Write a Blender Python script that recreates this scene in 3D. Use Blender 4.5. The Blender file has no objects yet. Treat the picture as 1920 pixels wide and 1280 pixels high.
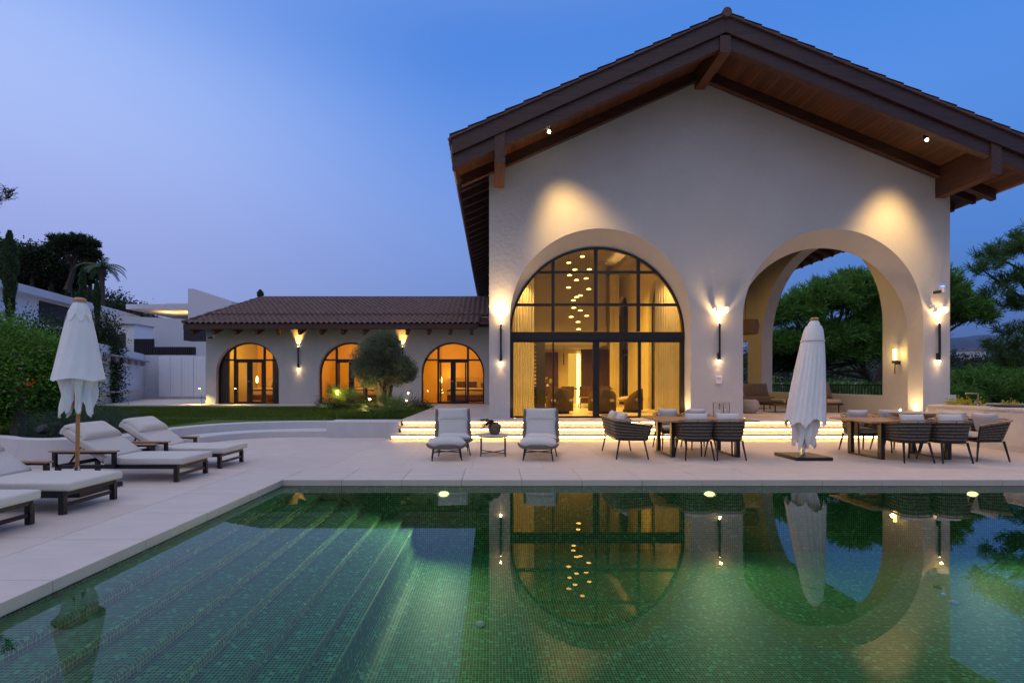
import bpy, bmesh, math, random
import numpy as np
from mathutils import Vector, Matrix
R = math.radians
random.seed(7); rng = np.random.default_rng(7)
SC = bpy.context.scene
COL = SC.collection
# ------------------------------------------------------------------ camera
F = 906.7; VX, VY, HC = 925.5, 719.0, 1.4
cd = bpy.data.cameras.new('camera'); cam = bpy.data.objects.new('camera', cd); COL.objects.link(cam)
cam.location = (0, 0, HC); cam.rotation_euler = (R(90), 0, 0)
cd.lens = 17; cd.sensor_width = 36; cd.shift_x = 34.5/1920; cd.shift_y = 79/1920
cd.clip_start = .05; cd.clip_end = 6000
SC.camera = cam
def PX(px, Y): return (px-VX)*Y/F
def PZ(py, Y): return HC+(VY-py)*Y/F
# ------------------------------------------------------------------ render settings
SC.view_settings.view_transform = 'Standard'; SC.view_settings.look = 'None'
SC.view_settings.gamma = 1; SC.view_settings.exposure = 0
SC.render.engine = 'CYCLES'
cy = SC.cycles
cy.use_denoising = True; cy.max_bounces = 8; cy.diffuse_bounces = 3; cy.glossy_bounces = 4
cy.transmission_bounces = 6; cy.transparent_max_bounces = 12; cy.sample_clamp_indirect = 4.0
cy.caustics_reflective = False; cy.caustics_refractive = False; cy.use_light_tree = True
# ------------------------------------------------------------------ world: dusk sky
W = bpy.data.worlds.new('World'); SC.world = W; W.use_nodes = True
nt = W.node_tree; nt.nodes.clear(); N = nt.nodes.new; L = nt.links.new
def mth(nt, op, a, b=None, clamp=False):
    n = nt.nodes.new('ShaderNodeMath'); n.operation = op; n.use_clamp = clamp
    for i, v in enumerate((a, b)):
        if v is None: continue
        if isinstance(v, (int, float)): n.inputs[i].default_value = v
        else: nt.links.new(v, n.inputs[i])
    return n.outputs[0]
def ramp(nt, fac, stops):
    r = nt.nodes.new('ShaderNodeValToRGB'); cr = r.color_ramp
    while len(cr.elements) < len(stops): cr.elements.new(.5)
    for e, (p, c) in zip(cr.elements, stops): e.position = p; e.color = (*c, 1)
    nt.links.new(fac, r.inputs[0]); return r.outputs[0]
def mixc(nt, f, a, b, mode='MIX'):
    m = nt.nodes.new('ShaderNodeMix'); m.data_type = 'RGBA'; m.blend_type = mode
    for i, v in ((0, f), (6, a), (7, b)):
        if isinstance(v, (int, float)): m.inputs[i].default_value = v
        elif isinstance(v, tuple): m.inputs[i].default_value = (*v[:3], 1)
        else: nt.links.new(v, m.inputs[i])
    return m.outputs[2]
tc = N('ShaderNodeTexCoord'); sp = N('ShaderNodeSeparateXYZ'); L(tc.outputs['Generated'], sp.inputs[0])
dx, dy, dz = sp.outputs
el = mth(nt, 'MULTIPLY', mth(nt, 'ARCSINE', dz), 1/R(90), clamp=True)      # 0 horizon .. 1 zenith
left = ramp(nt, el, [(0, (.24, .30, .60)), (.10, (.28, .35, .70)), (.17, (.33, .40, .79)), (.24, (.39, .50, .91)), (.32, (.39, .53, .96)), (.39, (.21, .37, .86)), (.52, (.30, .44, .86)), (.66, (.80, .80, .96)), (1, (.90, .87, .98))])
mid = ramp(nt, el, [(0, (.13, .21, .46)), (.124, (.165, .27, .65)), (.215, (.195, .325, .75)), (.33, (.095, .265, .765)), (.42, (.045, .20, .70)), (.56, (.30, .44, .82)), (.66, (.80, .80, .96)), (1, (.90, .87, .98))])
right = ramp(nt, el, [(0, (.05, .10, .25)), (.05, (.045, .125, .38)), (.14, (.058, .195, .61)), (.30, (.09, .285, .81)), (.42, (.028, .18, .67)), (.56, (.28, .42, .80)), (.66, (.80, .80, .96)), (1, (.90, .87, .98))])
def sstep(a, b):
    n = nt.nodes.new('ShaderNodeMapRange'); n.interpolation_type = 'SMOOTHSTEP'
    n.inputs[1].default_value = a; n.inputs[2].default_value = b; nt.links.new(dx, n.inputs[0]); return n.outputs[0]
for _n in nt.nodes:
    if _n.type == 'VALTORGB': _n.color_ramp.interpolation = 'B_SPLINE'
f1 = sstep(-.74, -.0); f2 = sstep(-.2, .75)
base = mixc(nt, f2, mixc(nt, f1, left, mid), right)
west = ramp(nt, el, [(0, (.26, .25, .34)), (.2, (.24, .28, .42)), (.45, (.34, .38, .56)), (.66, (.74, .74, .90)), (1, (.90, .87, .98))])
fb = mth(nt, 'SUBTRACT', mth(nt, 'MULTIPLY', dx, -.2), mth(nt, 'MULTIPLY', dy, .9), clamp=True)
sky = mixc(nt, fb, base, west)
ns = N('ShaderNodeTexSky'); ns.sky_type = 'NISHITA'; ns.sun_disc = False
ns.sun_elevation = R(1); ns.sun_rotation = R(205); 
sky = mixc(nt, .02, sky, ns.outputs[0], 'ADD')
bg = N('ShaderNodeBackground'); bg.inputs[1].default_value = 1.0; L(sky, bg.inputs[0])
wo = N('ShaderNodeOutputWorld'); L(bg.outputs[0], wo.inputs[0])
# the last glow of the set sun, very soft, from behind and left of the camera
sd = bpy.data.lights.new('sun', 'SUN'); sd.energy = .30; sd.angle = R(70); sd.color = (1, .90, .82)
so = bpy.data.objects.new('sun', sd); COL.objects.link(so)
so.rotation_euler = Vector((.35, .45, -.8)).to_track_quat('-Z', 'Y').to_euler()
WARM = (1, .66, .30); AMB = (1, .50, .10)
def spot(name, loc, target, power, deg, blend=1.0, color=WARM, radius=.03, parent=None):
    l = bpy.data.lights.new(name, 'SPOT'); l.energy = power; l.spot_size = R(deg); l.spot_blend = blend
    l.color = color; l.shadow_soft_size = radius
    o = bpy.data.objects.new(name, l); COL.objects.link(o)
    o.location = loc; o.rotation_euler = (Vector(target)-Vector(loc)).to_track_quat('-Z', 'Y').to_euler()
    if parent: o.parent = parent; o.location = Vector(loc)-parent.location
    return o
def point(name, loc, power, color=WARM, radius=.05, parent=None):
    l = bpy.data.lights.new(name, 'POINT'); l.energy = power; l.color = color; l.shadow_soft_size = radius
    o = bpy.data.objects.new(name, l); COL.objects.link(o); o.location = loc
    if parent: o.parent = parent; o.location = Vector(loc)-parent.location
    return o
# ------------------------------------------------------------------ materials
def mat(name, col, rough=.6, var=0, scale=5, bump=0, bscale=40, metal=0, spec=.5, stretch=None, island=0, coat=0, detail=6):
    m = bpy.data.materials.new(name); m.use_nodes = True; nt = m.node_tree
    b = nt.nodes['Principled BSDF']; b.inputs['Base Color'].default_value = (*col, 1)
    b.inputs['Roughness'].default_value = rough; b.inputs['Metallic'].default_value = metal
    b.inputs['Specular IOR Level'].default_value = spec; b.inputs['Coat Weight'].default_value = coat
    src = None
    if var or bump:
        t = nt.nodes.new('ShaderNodeTexCoord'); mp = nt.nodes.new('ShaderNodeMapping')
        nt.links.new(t.outputs['Object'], mp.inputs[0])
        if stretch: mp.inputs['Scale'].default_value = stretch
        src = mp.outputs[0]
    c = col
    if var:
        n = nt.nodes.new('ShaderNodeTexNoise'); n.inputs['Scale'].default_value = scale; n.inputs['Detail'].default_value = detail
        n.inputs['Roughness'].default_value = .62
        nt.links.new(src, n.inputs[0])
        c = ramp(nt, n.outputs[0], [(.3, tuple(x*(1-var) for x in col)), (.7, tuple(min(1, x*(1+var)) for x in col))])
        nt.links.new(c, b.inputs['Base Color'])
    if island:
        g = nt.nodes.new('ShaderNodeNewGeometry')
        f = mth(nt, 'ADD', mth(nt, 'MULTIPLY', g.outputs['Random Per Island'], 2*island), 1-island)
        cc = nt.nodes.new('ShaderNodeCombineXYZ')
        for i in range(3): nt.links.new(f, cc.inputs[i])
        nt.links.new(mixc(nt, 1.0, c, cc.outputs[0], 'MULTIPLY'), b.inputs['Base Color'])
    if bump:
        n = nt.nodes.new('ShaderNodeTexNoise'); n.inputs['Scale'].default_value = bscale; n.inputs['Detail'].default_value = 5
        nt.links.new(src, n.inputs[0]); bp = nt.nodes.new('ShaderNodeBump'); bp.inputs['Strength'].default_value = bump
        bp.inputs['Distance'].default_value = .02
        nt.links.new(n.outputs[0], bp.inputs['Height']); nt.links.new(bp.outputs[0], b.inputs['Normal'])
    return m
def emit(name, col, strength):
    m = bpy.data.materials.new(name); m.use_nodes = True; nt = m.node_tree; nt.nodes.clear()
    e = nt.nodes.new('ShaderNodeEmission'); e.inputs[0].default_value = (*col, 1); e.inputs[1].default_value = strength
    o = nt.nodes.new('ShaderNodeOutputMaterial'); nt.links.new(e.outputs[0], o.inputs[0]); return m
def leafmat(name, col, island=.45, trans=.25):
    m = mat(name, col, .55, island=island, spec=.3, var=.25, scale=.8)
    nt = m.node_tree; b = nt.nodes['Principled BSDF']
    tr = nt.nodes.new('ShaderNodeBsdfTranslucent'); tr.inputs[0].default_value = (col[0]*1.3, col[1]*1.4, col[2]*.8, 1)
    mx = nt.nodes.new('ShaderNodeMixShader'); mx.inputs[0].default_value = trans
    nt.links.new(b.outputs[0], mx.inputs[1]); nt.links.new(tr.outputs[0], mx.inputs[2])
    nt.links.new(mx.outputs[0], nt.nodes['Material Output'].inputs[0]); return m
def glassy(name, tint, ior=1.45, bump=None, rough=0.0, boost=1.0):
    """clear sheet: Fresnel mix of a tinted see-through and a mirror reflection"""
    m = bpy.data.materials.new(name); m.use_nodes = True; nt = m.node_tree; nt.nodes.clear()
    tr = nt.nodes.new('ShaderNodeBsdfTransparent'); tr.inputs[0].default_value = (*tint, 1)
    gl = nt.nodes.new('ShaderNodeBsdfGlossy'); gl.inputs['Roughness'].default_value = rough; gl.inputs[0].default_value = (1, 1, 1, 1)
    fr = nt.nodes.new('ShaderNodeFresnel'); fr.inputs[0].default_value = ior
    mx = nt.nodes.new('ShaderNodeMixShader')
    f = fr.outputs[0]
    if boost != 1: f = mth(nt, 'MULTIPLY', f, boost, clamp=True)
    nt.links.new(f, mx.inputs[0]); nt.links.new(tr.outputs[0], mx.inputs[1]); nt.links.new(gl.outputs[0], mx.inputs[2])
    o = nt.nodes.new('ShaderNodeOutputMaterial'); nt.links.new(mx.outputs[0], o.inputs[0])
    if bump:
        t = nt.nodes.new('ShaderNodeNewGeometry'); n = nt.nodes.new('ShaderNodeTexNoise'); n.inputs['Scale'].default_value = bump[1]
        n.inputs['Detail'].default_value = 2; nt.links.new(t.outputs['Position'], n.inputs[0])
        bp = nt.nodes.new('ShaderNodeBump'); bp.inputs['Strength'].default_value = bump[0]; bp.inputs['Distance'].default_value = .01
        nt.links.new(n.outputs[0], bp.inputs['Height']); nt.links.new(bp.outputs[0], gl.inputs['Normal'])
    return m
def woodmat(name, col, var=.45, rough=.5, along='x'):
    st = {'x': (.6, 9, 9), 'y': (9, .6, 9), 'z': (9, 9, .6)}[along]
    return mat(name, col, rough, var=var, scale=2.2, bump=.25, bscale=6, stretch=st, detail=8)
M = {}
M['plaster'] = mat('plaster', (.53, .52, .515), .9, var=.06, scale=.8, bump=.35, bscale=9)
M['plaster_white'] = mat('plaster_white', (.60, .60, .62), .85, var=.05, scale=1.1, bump=.08, bscale=18)
M['room_wall'] = mat('room_wall', (.66, .57, .32), .8, var=.03)
M['room_ceiling'] = mat('room_ceiling', (.30, .27, .23), .9, var=.03)
M['bed_wall'] = mat('bed_wall', (.62, .45, .22), .8, var=.05, scale=.8)
M['stone_white'] = mat('stone_white', (.58, .56, .55), .7, var=.06, scale=3, bump=.05)
M['dark_metal'] = mat('dark_metal', (.018, .019, .024), .4, metal=.4, var=.1)
M['black'] = mat('black', (.01, .01, .012), .5)
M['steel'] = mat('steel', (.55, .55, .55), .2, metal=1)
M['brass'] = mat('brass', (.45, .33, .18), .3, metal=1)
M['wood_beam'] = woodmat('wood_beam', (.058, .023, .016), along='x')
M['wood_beam_y'] = woodmat('wood_beam_y', (.085, .032, .015), along='y')
M['teak'] = woodmat('teak', (.42, .235, .115), var=.25, along='x')
M['teak_pole'] = woodmat('teak_pole', (.45, .20, .06), var=.2, along='z')
M['dark_wood'] = woodmat('dark_wood', (.07, .032, .014), along='z')
M['tile_roof'] = mat('tile_roof', (.13, .074, .062), .75, var=.3, scale=3, island=.0, bump=.3, bscale=15)
M['cushion'] = mat('cushion', (.62, .595, .56), .95, var=.05, scale=30, bump=.35, bscale=160)
M['mattress'] = mat('mattress', (.68, .63, .58), .95, var=.06, scale=60, bump=.5, bscale=220)
M['canvas'] = mat('canvas', (.76, .76, .77), .9, var=.04, scale=4, bump=.15, bscale=60)
M['wicker'] = mat('wicker', (.030, .028, .030), .6, var=.2)
M['wicker_tan'] = mat('wicker_tan', (.22, .165, .11), .6, var=.3, scale=12)
M['wicker_grey'] = mat('wicker_grey', (.20, .18, .155), .8, var=.25, scale=60, bump=.6, bscale=120)
M['pot'] = mat('pot', (.13, .095, .065), .85, var=.4, scale=14, bump=.5, bscale=40)
M['marble'] = mat('marble', (.62, .55, .50), .4, var=.06)
M['concrete'] = mat('concrete', (.34, .31, .33), .85, var=.08)
M['bowl'] = mat('bowl', (.42, .36, .30), .55, var=.1)
M['bark'] = mat('bark', (.085, .06, .045), .9, var=.4, scale=12, bump=.8, bscale=25, stretch=(1, 1, .35))
M['soil'] = mat('soil', (.07, .05, .03), .95, var=.3, scale=9, bump=.5)
M['glass'] = glassy('glass', (.95, .96, .94), 1.45, boost=.8)
M['clear_glass'] = glassy('clear_glass', (.97, .97, .96), 1.12)
M['dark_glass'] = glassy('dark_glass', (.35, .38, .40), 1.6)
M['led'] = emit('led', (1, .58, .17), 24.0)
M['lamp_glow'] = emit('lamp_glow', (1, .62, .25), 18)
M['lamp_hot'] = emit('lamp_hot', (1, .80, .45), 40)
M['bulb'] = emit('bulb', (1, .62, .18), 7)
M['pool_lamp'] = emit('pool_lamp', (1, .74, .26), 4.5)
M['blue_led'] = emit('blue_led', (.05, .25, 1), 5)
M['lit_door_glow'] = emit('lit_door_glow', (1, .56, .07), .85)
M['throw_tan'] = mat('throw_tan', (.50, .38, .27), .95)
M['sofa_brown'] = mat('sofa_brown', (.20, .13, .085), .95, var=.1, bump=.2, bscale=90)
M['velvet'] = mat('velvet', (.085, .055, .025), .9, var=.15, bump=.2)
M['curtain_sheer'] = leafmat('curtain_sheer', (.80, .72, .58), island=0, trans=.45)
M['curtain_grey'] = mat('curtain_grey', (.16, .165, .15), .9)
M['bedding'] = mat('bedding', (.42, .36, .26), .95, bump=.3, bscale=12)
M['pillow_dark'] = mat('pillow_dark', (.05, .03, .02), .95)
M['white_paint'] = mat('white_paint', (.82, .82, .85), .5)
M['house_white'] = mat('house_white', (.64, .64, .68), .8, var=.04)
M['shade_glass'] = mat('shade_glass', (.02, .022, .03), .15)
M['olive_leaf'] = leafmat('olive_leaf', (.15, .18, .12), .5)
M['pine_leaf'] = leafmat('pine_leaf', (.11, .24, .05), .55)
M['hedge_leaf'] = leafmat('hedge_leaf', (.10, .22, .028), .55)
M['pine_dark'] = leafmat('pine_dark', (.07, .14, .035), .5)
M['dark_leaf'] = leafmat('dark_leaf', (.030, .050, .022), .6)
M['cypress_leaf'] = leafmat('cypress_leaf', (.06, .10, .04), .5)
M['palm_leaf'] = leafmat('palm_leaf', (.14, .20, .06), .4)
M['grass_blade'] = leafmat('grass_blade', (.075, .12, .012), .5)
M['sage_leaf'] = leafmat('sage_leaf', (.06, .10, .07), .5)
M['yellow_flower'] = leafmat('yellow_flower', (.45, .38, .05), .4)
M['orange_flower'] = leafmat('orange_flower', (.8, .12, .03), .2)
M['ground'] = mat('ground', (.06, .06, .035), .95, var=.4, scale=.05, bump=.4)

def lawn_mat():
    m = mat('lawn', (.07, .11, .010), .95, var=.35, scale=9, bump=.9, bscale=120, stretch=(1, .35, 1)); return m
M['lawn'] = lawn_mat()
def deck_mat():
    m = mat('deck_stone', (.60, .505, .445), .62, var=.07, scale=2.2, bump=.06, bscale=30, stretch=(1, 3, 1), detail=9)
    nt = m.node_tree; b = nt.nodes['Principled BSDF']; g = nt.nodes.new('ShaderNodeNewGeometry')
    s = nt.nodes.new('ShaderNodeSeparateXYZ'); nt.links.new(g.outputs['Position'], s.inputs[0])
    lx = mth(nt, 'LESS_THAN', mth(nt, 'FRACT', mth(nt, 'DIVIDE', mth(nt, 'ADD', s.outputs[0], 3.97+12), 1.2)), .0036)
    ly = mth(nt, 'LESS_THAN', mth(nt, 'FRACT', mth(nt, 'DIVIDE', mth(nt, 'SUBTRACT', s.outputs[1], 8.0-12), 1.2)), .0036)
    j = mth(nt, 'MULTIPLY', mth(nt, 'MAXIMUM', lx, ly), .8)
    old = b.inputs['Base Color'].links[0].from_socket
    # each slab its own faint tone
    wn = nt.nodes.new('ShaderNodeTexWhiteNoise'); wn.noise_dimensions = '2D'
    cx = nt.nodes.new('ShaderNodeCombineXYZ')
    nt.links.new(mth(nt, 'FLOOR', mth(nt, 'DIVIDE', mth(nt, 'ADD', s.outputs[0], 3.97+12), 1.2)), cx.inputs[0])
    nt.links.new(mth(nt, 'FLOOR', mth(nt, 'DIVIDE', mth(nt, 'SUBTRACT', s.outputs[1], 8.0-12), 1.2)), cx.inputs[1])
    nt.links.new(cx.outputs[0], wn.inputs['Vector'])
    tone = mth(nt, 'ADD', mth(nt, 'MULTIPLY', wn.outputs[0], .13), .93)
    c3 = nt.nodes.new('ShaderNodeCombineXYZ')
    for i in range(3): nt.links.new(tone, c3.inputs[i])
    c = mixc(nt, 1.0, old, c3.outputs[0], 'MULTIPLY')
    nt.links.new(mixc(nt, j, c, (.16, .14, .13)), b.inputs['Base Color'])
    return m
M['deck'] = deck_mat()
M['coping'] = mat('coping_stone', (.59, .505, .45), .6, var=.07, scale=2.4, bump=.05, stretch=(1, 3, 1), detail=9)
def mosaic():
    m = bpy.data.materials.new('pool_mosaic'); m.use_nodes = True; nt = m.node_tree; b = nt.nodes['Principled BSDF']
    P = .0285
    g = nt.nodes.new('ShaderNodeNewGeometry')
    v = nt.nodes.new('ShaderNodeVectorMath'); v.operation = 'MULTIPLY_ADD'
    v.inputs[1].default_value = (1/P,)*3; v.inputs[2].default_value = (.37, .41, .33); nt.links.new(g.outputs['Position'], v.inputs[0])
    fl = nt.nodes.new('ShaderNodeVectorMath'); fl.operation = 'FLOOR'; nt.links.new(v.outputs[0], fl.inputs[0])
    fr = nt.nodes.new('ShaderNodeVectorMath'); fr.operation = 'FRACTION'; nt.links.new(v.outputs[0], fr.inputs[0])
    ab = nt.nodes.new('ShaderNodeVectorMath'); ab.operation = 'ABSOLUTE'; nt.links.new(g.outputs['True Normal'], ab.inputs[0])
    s = nt.nodes.new('ShaderNodeSeparateXYZ'); nt.links.new(fr.outputs[0], s.inputs[0])
    sn = nt.nodes.new('ShaderNodeSeparateXYZ'); nt.links.new(ab.outputs[0], sn.inputs[0])
    out = None
    for i in range(3):
        k = mth(nt, 'MULTIPLY', mth(nt, 'LESS_THAN', s.outputs[i], .10), mth(nt, 'LESS_THAN', sn.outputs[i], .6))
        out = k if out is None else mth(nt, 'MAXIMUM', out, k)
    wn = nt.nodes.new('ShaderNodeTexWhiteNoise'); nt.links.new(fl.outputs[0], wn.inputs['Vector'])
    c = ramp(nt, wn.outputs[0], [(0, (.001, .012, .011)), (.45, (.004, .036, .024)), (.8, (.012, .080, .048)), (.94, (.03, .17, .11)), (1, (.08, .30, .21))])
    no = nt.nodes.new('ShaderNodeTexNoise'); no.inputs['Scale'].default_value = 1.5; nt.links.new(g.outputs['Position'], no.inputs[0])
    c = mixc(nt, mth(nt, 'MULTIPLY', no.outputs[0], .35), c, (.015, .07, .05))
    nt.links.new(mixc(nt, out, c, (.23, .38, .11)), b.inputs['Base Color'])
    b.inputs['Roughness'].default_value = .6; b.inputs['Specular IOR Level'].default_value = .12
    return m
M['mosaic'] = mosaic()
M['water'] = glassy('pool_water', (.60, .93, .78), 1.333, bump=(.012, 1.6))
# striped throw
def stripes():
    m = bpy.data.materials.new('striped_throw'); m.use_nodes = True; nt = m.node_tree; b = nt.nodes['Principled BSDF']
    t = nt.nodes.new('ShaderNodeTexCoord'); s = nt.nodes.new('ShaderNodeSeparateXYZ'); nt.links.new(t.outputs['Object'], s.inputs[0])
    f = mth(nt, 'FRACT', mth(nt, 'MULTIPLY', s.outputs[0], 6.5))
    c = ramp(nt, f, [(0, (.5, .38, .25)), (.45, (.55, .42, .30)), (.5, (.10, .05, .03)), (.8, (.10, .05, .03)), (.86, (.5, .38, .25))])
    nt.links.new(c, b.inputs['Base Color']); b.inputs['Roughness'].default_value = .95; return m
M['stripe'] = stripes()
# ------------------------------------------------------------------ mesh building
class MB:
    def __init__(s): s.v = []; s.f = []
    def add(s, vs, fs):
        o = len(s.v); s.v += [tuple(x) for x in vs]; s.f += [tuple(i+o for i in f) for f in fs]; return s
    def box(s, x0, y0, z0, x1, y1, z1, mx=None):
        vs = [(x, y, z) for x in (x0, x1) for y in (y0, y1) for z in (z0, z1)]
        if mx: vs = [mx @ Vector(p) for p in vs]
        return s.add(vs, [(0, 1, 3, 2), (4, 6, 7, 5), (0, 4, 5, 1), (2, 3, 7, 6), (0, 2, 6, 4), (1, 5, 7, 3)])
    def prism(s, poly, d0, d1, axis='z'):
        """polygon (a,b) extruded between d0 and d1 along axis"""
        n = len(poly)
        def P(a, b, d): return {'z': (a, b, d), 'y': (a, d, b), 'x': (d, a, b)}[axis]
        vs = [P(a, b, d0) for a, b in poly]+[P(a, b, d1) for a, b in poly]
        return s.add(vs, [tuple(range(n))[::-1], tuple(range(n, 2*n))]+[(i, (i+1) % n, (i+1) % n+n, i+n) for i in range(n)])
    def beam(s, p, q, w, h, up=(0, 0, 1)):
        p, q = Vector(p), Vector(q); d = (q-p).normalized(); u = Vector(up); sd = d.cross(u).normalized(); u = sd.cross(d).normalized()
        vs = []
        for c in (p, q):
            for a, b in ((-1, -1), (1, -1), (1, 1), (-1, 1)): vs.append(c+sd*a*w/2+u*b*h/2)
        return s.add(vs, [(0, 1, 2, 3), (7, 6, 5, 4), (0, 4, 5, 1), (1, 5, 6, 2), (2, 6, 7, 3), (3, 7, 4, 0)])
    def tube(s, pts, r, n=6, closed=False, flat=1.0):
        pts = [Vector(p) for p in pts]; m = len(pts); rs = r if isinstance(r, (list, tuple)) else [r]*m
        vs = []; prev = None
        for i, p in enumerate(pts):
            a = pts[(i-1) % m] if (i or closed) else p; b = pts[(i+1) % m] if (i < m-1 or closed) else p
            t = (b-a).normalized()
            if prev is None: nrm = t.orthogonal().normalized() if abs(t.z) > .9 else t.cross(Vector((0, 0, 1))).normalized()
            else:
                nrm = prev-t*prev.dot(t)
                nrm = nrm.normalized() if nrm.length > 1e-6 else t.orthogonal().normalized()
            prev = nrm; bi = t.cross(nrm)
            for k in range(n):
                an = 2*math.pi*k/n; vs.append(p+nrm*math.cos(an)*rs[i]*flat+bi*math.sin(an)*rs[i])
        fs = []
        for i in range(m if closed else m-1):
            j = (i+1) % m
            for k in range(n): fs.append((i*n+k, i*n+(k+1) % n, j*n+(k+1) % n, j*n+k))
        if not closed: fs += [tuple(range(n))[::-1], tuple((m-1)*n+k for k in range(n))]
        return s.add(vs, fs)
    def cyl(s, c, r, h, n=16, r2=None):
        c = Vector(c); return s.lathe([(0, 0), (r, 0), (r2 if r2 is not None else r, h), (0, h)], c, n)
    def lathe(s, prof, c=(0, 0, 0), n=24, sx=1, sy=1):
        c = Vector(c); vs = []; fs = []
        for r, z in prof:
            for k in range(n):
                a = 2*math.pi*k/n; vs.append((c.x+r*math.cos(a)*sx, c.y+r*math.sin(a)*sy, c.z+z))
        for i in range(len(prof)-1):
            for k in range(n): fs.append((i*n+k, i*n+(k+1) % n, (i+1)*n+(k+1) % n, (i+1)*n+k))
        return s.add(vs, fs)
    def sphere(s, c, r, n=12, sz=1):
        return s.lathe([(max(1e-4, r*math.sin(math.pi*i/n)), -r*sz*math.cos(math.pi*i/n)) for i in range(n+1)], c, n*2)
    def pillow(s, w, h, t, mx, n=12, pinch=.06, p=4, sag=0):
        def pt(u, v, sgn):
            q = (1-abs(u)**p)*(1-abs(v)**p); q = max(q, 0)**.5
            cx = 1-pinch*(1-abs(v))**0*(1-v*v)*abs(u); cyy = 1-pinch*(1-u*u)*abs(v)
            return mx @ Vector((u*w/2*cx, v*h/2*cyy, sgn*t/2*q - sag*(1-u*u)))
        idx = {}
        vs = []
        for sg in (1, -1):
            for i in range(n+1):
                for j in range(n+1):
                    u = -math.cos(math.pi*i/n); v = -math.cos(math.pi*j/n)
                    idx[sg, i, j] = len(vs); vs.append(pt(u, v, sg))
        fs = []
        for sg in (1, -1):
            for i in range(n):
                for j in range(n):
                    q = (idx[sg, i, j], idx[sg, i+1, j], idx[sg, i+1, j+1], idx[sg, i, j+1]); fs.append(q if sg == 1 else q[::-1])
        return s.add(vs, fs)
    def build(s, name, m, parent=None, smooth=False, bevel=0, weld=False, seg=2, recalc=True):
        me = bpy.data.meshes.new(name); me.from_pydata(s.v, [], s.f)
        if weld or bevel or recalc:
            bm = bmesh.new(); bm.from_mesh(me)
            if weld or bevel: bmesh.ops.remove_doubles(bm, verts=bm.verts, dist=1e-5)
            if recalc: bmesh.ops.recalc_face_normals(bm, faces=bm.faces)
            if bevel:
                ed = [e for e in bm.edges if len(e.link_faces) == 2 and e.calc_face_angle(0) > .5]
                bmesh.ops.bevel(bm, geom=ed, offset=bevel, segments=seg, profile=.6, affect='EDGES', clamp_overlap=True)
            bm.to_mesh(me); bm.free()
        me.materials.append(M[m] if isinstance(m, str) else m)
        if smooth:
            me.polygons.foreach_set('use_smooth', [True]*len(me.polygons))
            if smooth != 'all':
                try: me.set_sharp_from_angle(angle=R(40))
                except Exception: pass
        o = bpy.data.objects.new(name, me); COL.objects.link(o)
        if parent: o.parent = parent
        return o
def tag(o, label, cat, group=None, kind=None):
    if label: o['label'] = label
    if cat: o['category'] = cat
    if group: o['group'] = group
    if kind: o['kind'] = kind
    return o
def thing(name, label, cat, loc=(0, 0, 0), rz=0, group=None):
    o = bpy.data.objects.new(name, None); COL.objects.link(o); o.location = loc; o.rotation_euler = (0, 0, rz)
    o.empty_display_size = .1
    return tag(o, label, cat, group)
def wpart(mb, name, m, root, **k):
    """part built in world coordinates under an unrotated root"""
    o = mb.build(name, m, root, **k); o.location = -root.location; return o
def struct(mb, name, m, **k):
    o = mb.build(name, m, **k); o['kind'] = 'structure'; return o
def dup(src, loc, rz=None, label=None, name=None):
    r = src.copy(); COL.objects.link(r); r.location = loc
    if rz is not None: r.rotation_euler = (0, 0, rz)
    if label: r['label'] = label
    def rec(a, b):
        for ch in list(a.children):
            c = ch.copy(); COL.objects.link(c); c.parent = b; rec(ch, c)
    rec(src, r); return r
def T(x=0, y=0, z=0, rx=0, ry=0, rz=0):
    return Matrix.Translation((x, y, z)) @ Matrix.Rotation(rz, 4, 'Z') @ Matrix.Rotation(ry, 4, 'Y') @ Matrix.Rotation(rx, 4, 'X')
def npmesh(name, verts, k, m, parent=None):
    """verts (N*k,3): N separate k-gons"""
    n = len(verts)//k; me = bpy.data.meshes.new(name)
    me.vertices.add(n*k); me.vertices.foreach_set('co', np.asarray(verts, dtype=np.float32).ravel())
    me.loops.add(n*k); me.loops.foreach_set('vertex_index', np.arange(n*k, dtype=np.int32))
    me.polygons.add(n); me.polygons.foreach_set('loop_start', np.arange(0, n*k, k, dtype=np.int32))
    me.polygons.foreach_set('loop_total', np.full(n, k, dtype=np.int32))
    me.materials.append(M[m]); me.update(calc_edges=True)
    o = bpy.data.objects.new(name, me); COL.objects.link(o)
    if parent: o.parent = parent
    return o
def unit(a): return a/np.maximum(np.linalg.norm(a, axis=1, keepdims=True), 1e-9)
def blades(c, d, ln, wd, tip=0.15):
    """quads from base c along d (N,3)"""
    n = len(c); d = unit(d); r = unit(np.cross(d, unit(rng.normal(size=(n, 3)))))
    ln = np.broadcast_to(np.asarray(ln), (n,))[:, None]; wd = np.broadcast_to(np.asarray(wd), (n,))[:, None]
    a = c-r*wd/2; b = c+r*wd/2; e = c+d*ln
    return np.stack([a, b, e+r*wd*tip, e-r*wd*tip], 1).reshape(-1, 3)
def leaf_quads(c, d, ln, wd):
    n = len(c); d = unit(d); r = unit(np.cross(d, unit(rng.normal(size=(n, 3)))))
    ln = np.broadcast_to(np.asarray(ln), (n,))[:, None]; wd = np.broadcast_to(np.asarray(wd), (n,))[:, None]
    return np.stack([c, c+d*ln*.5+r*wd/2, c+d*ln, c+d*ln*.5-r*wd/2], 1).reshape(-1, 3)
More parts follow.
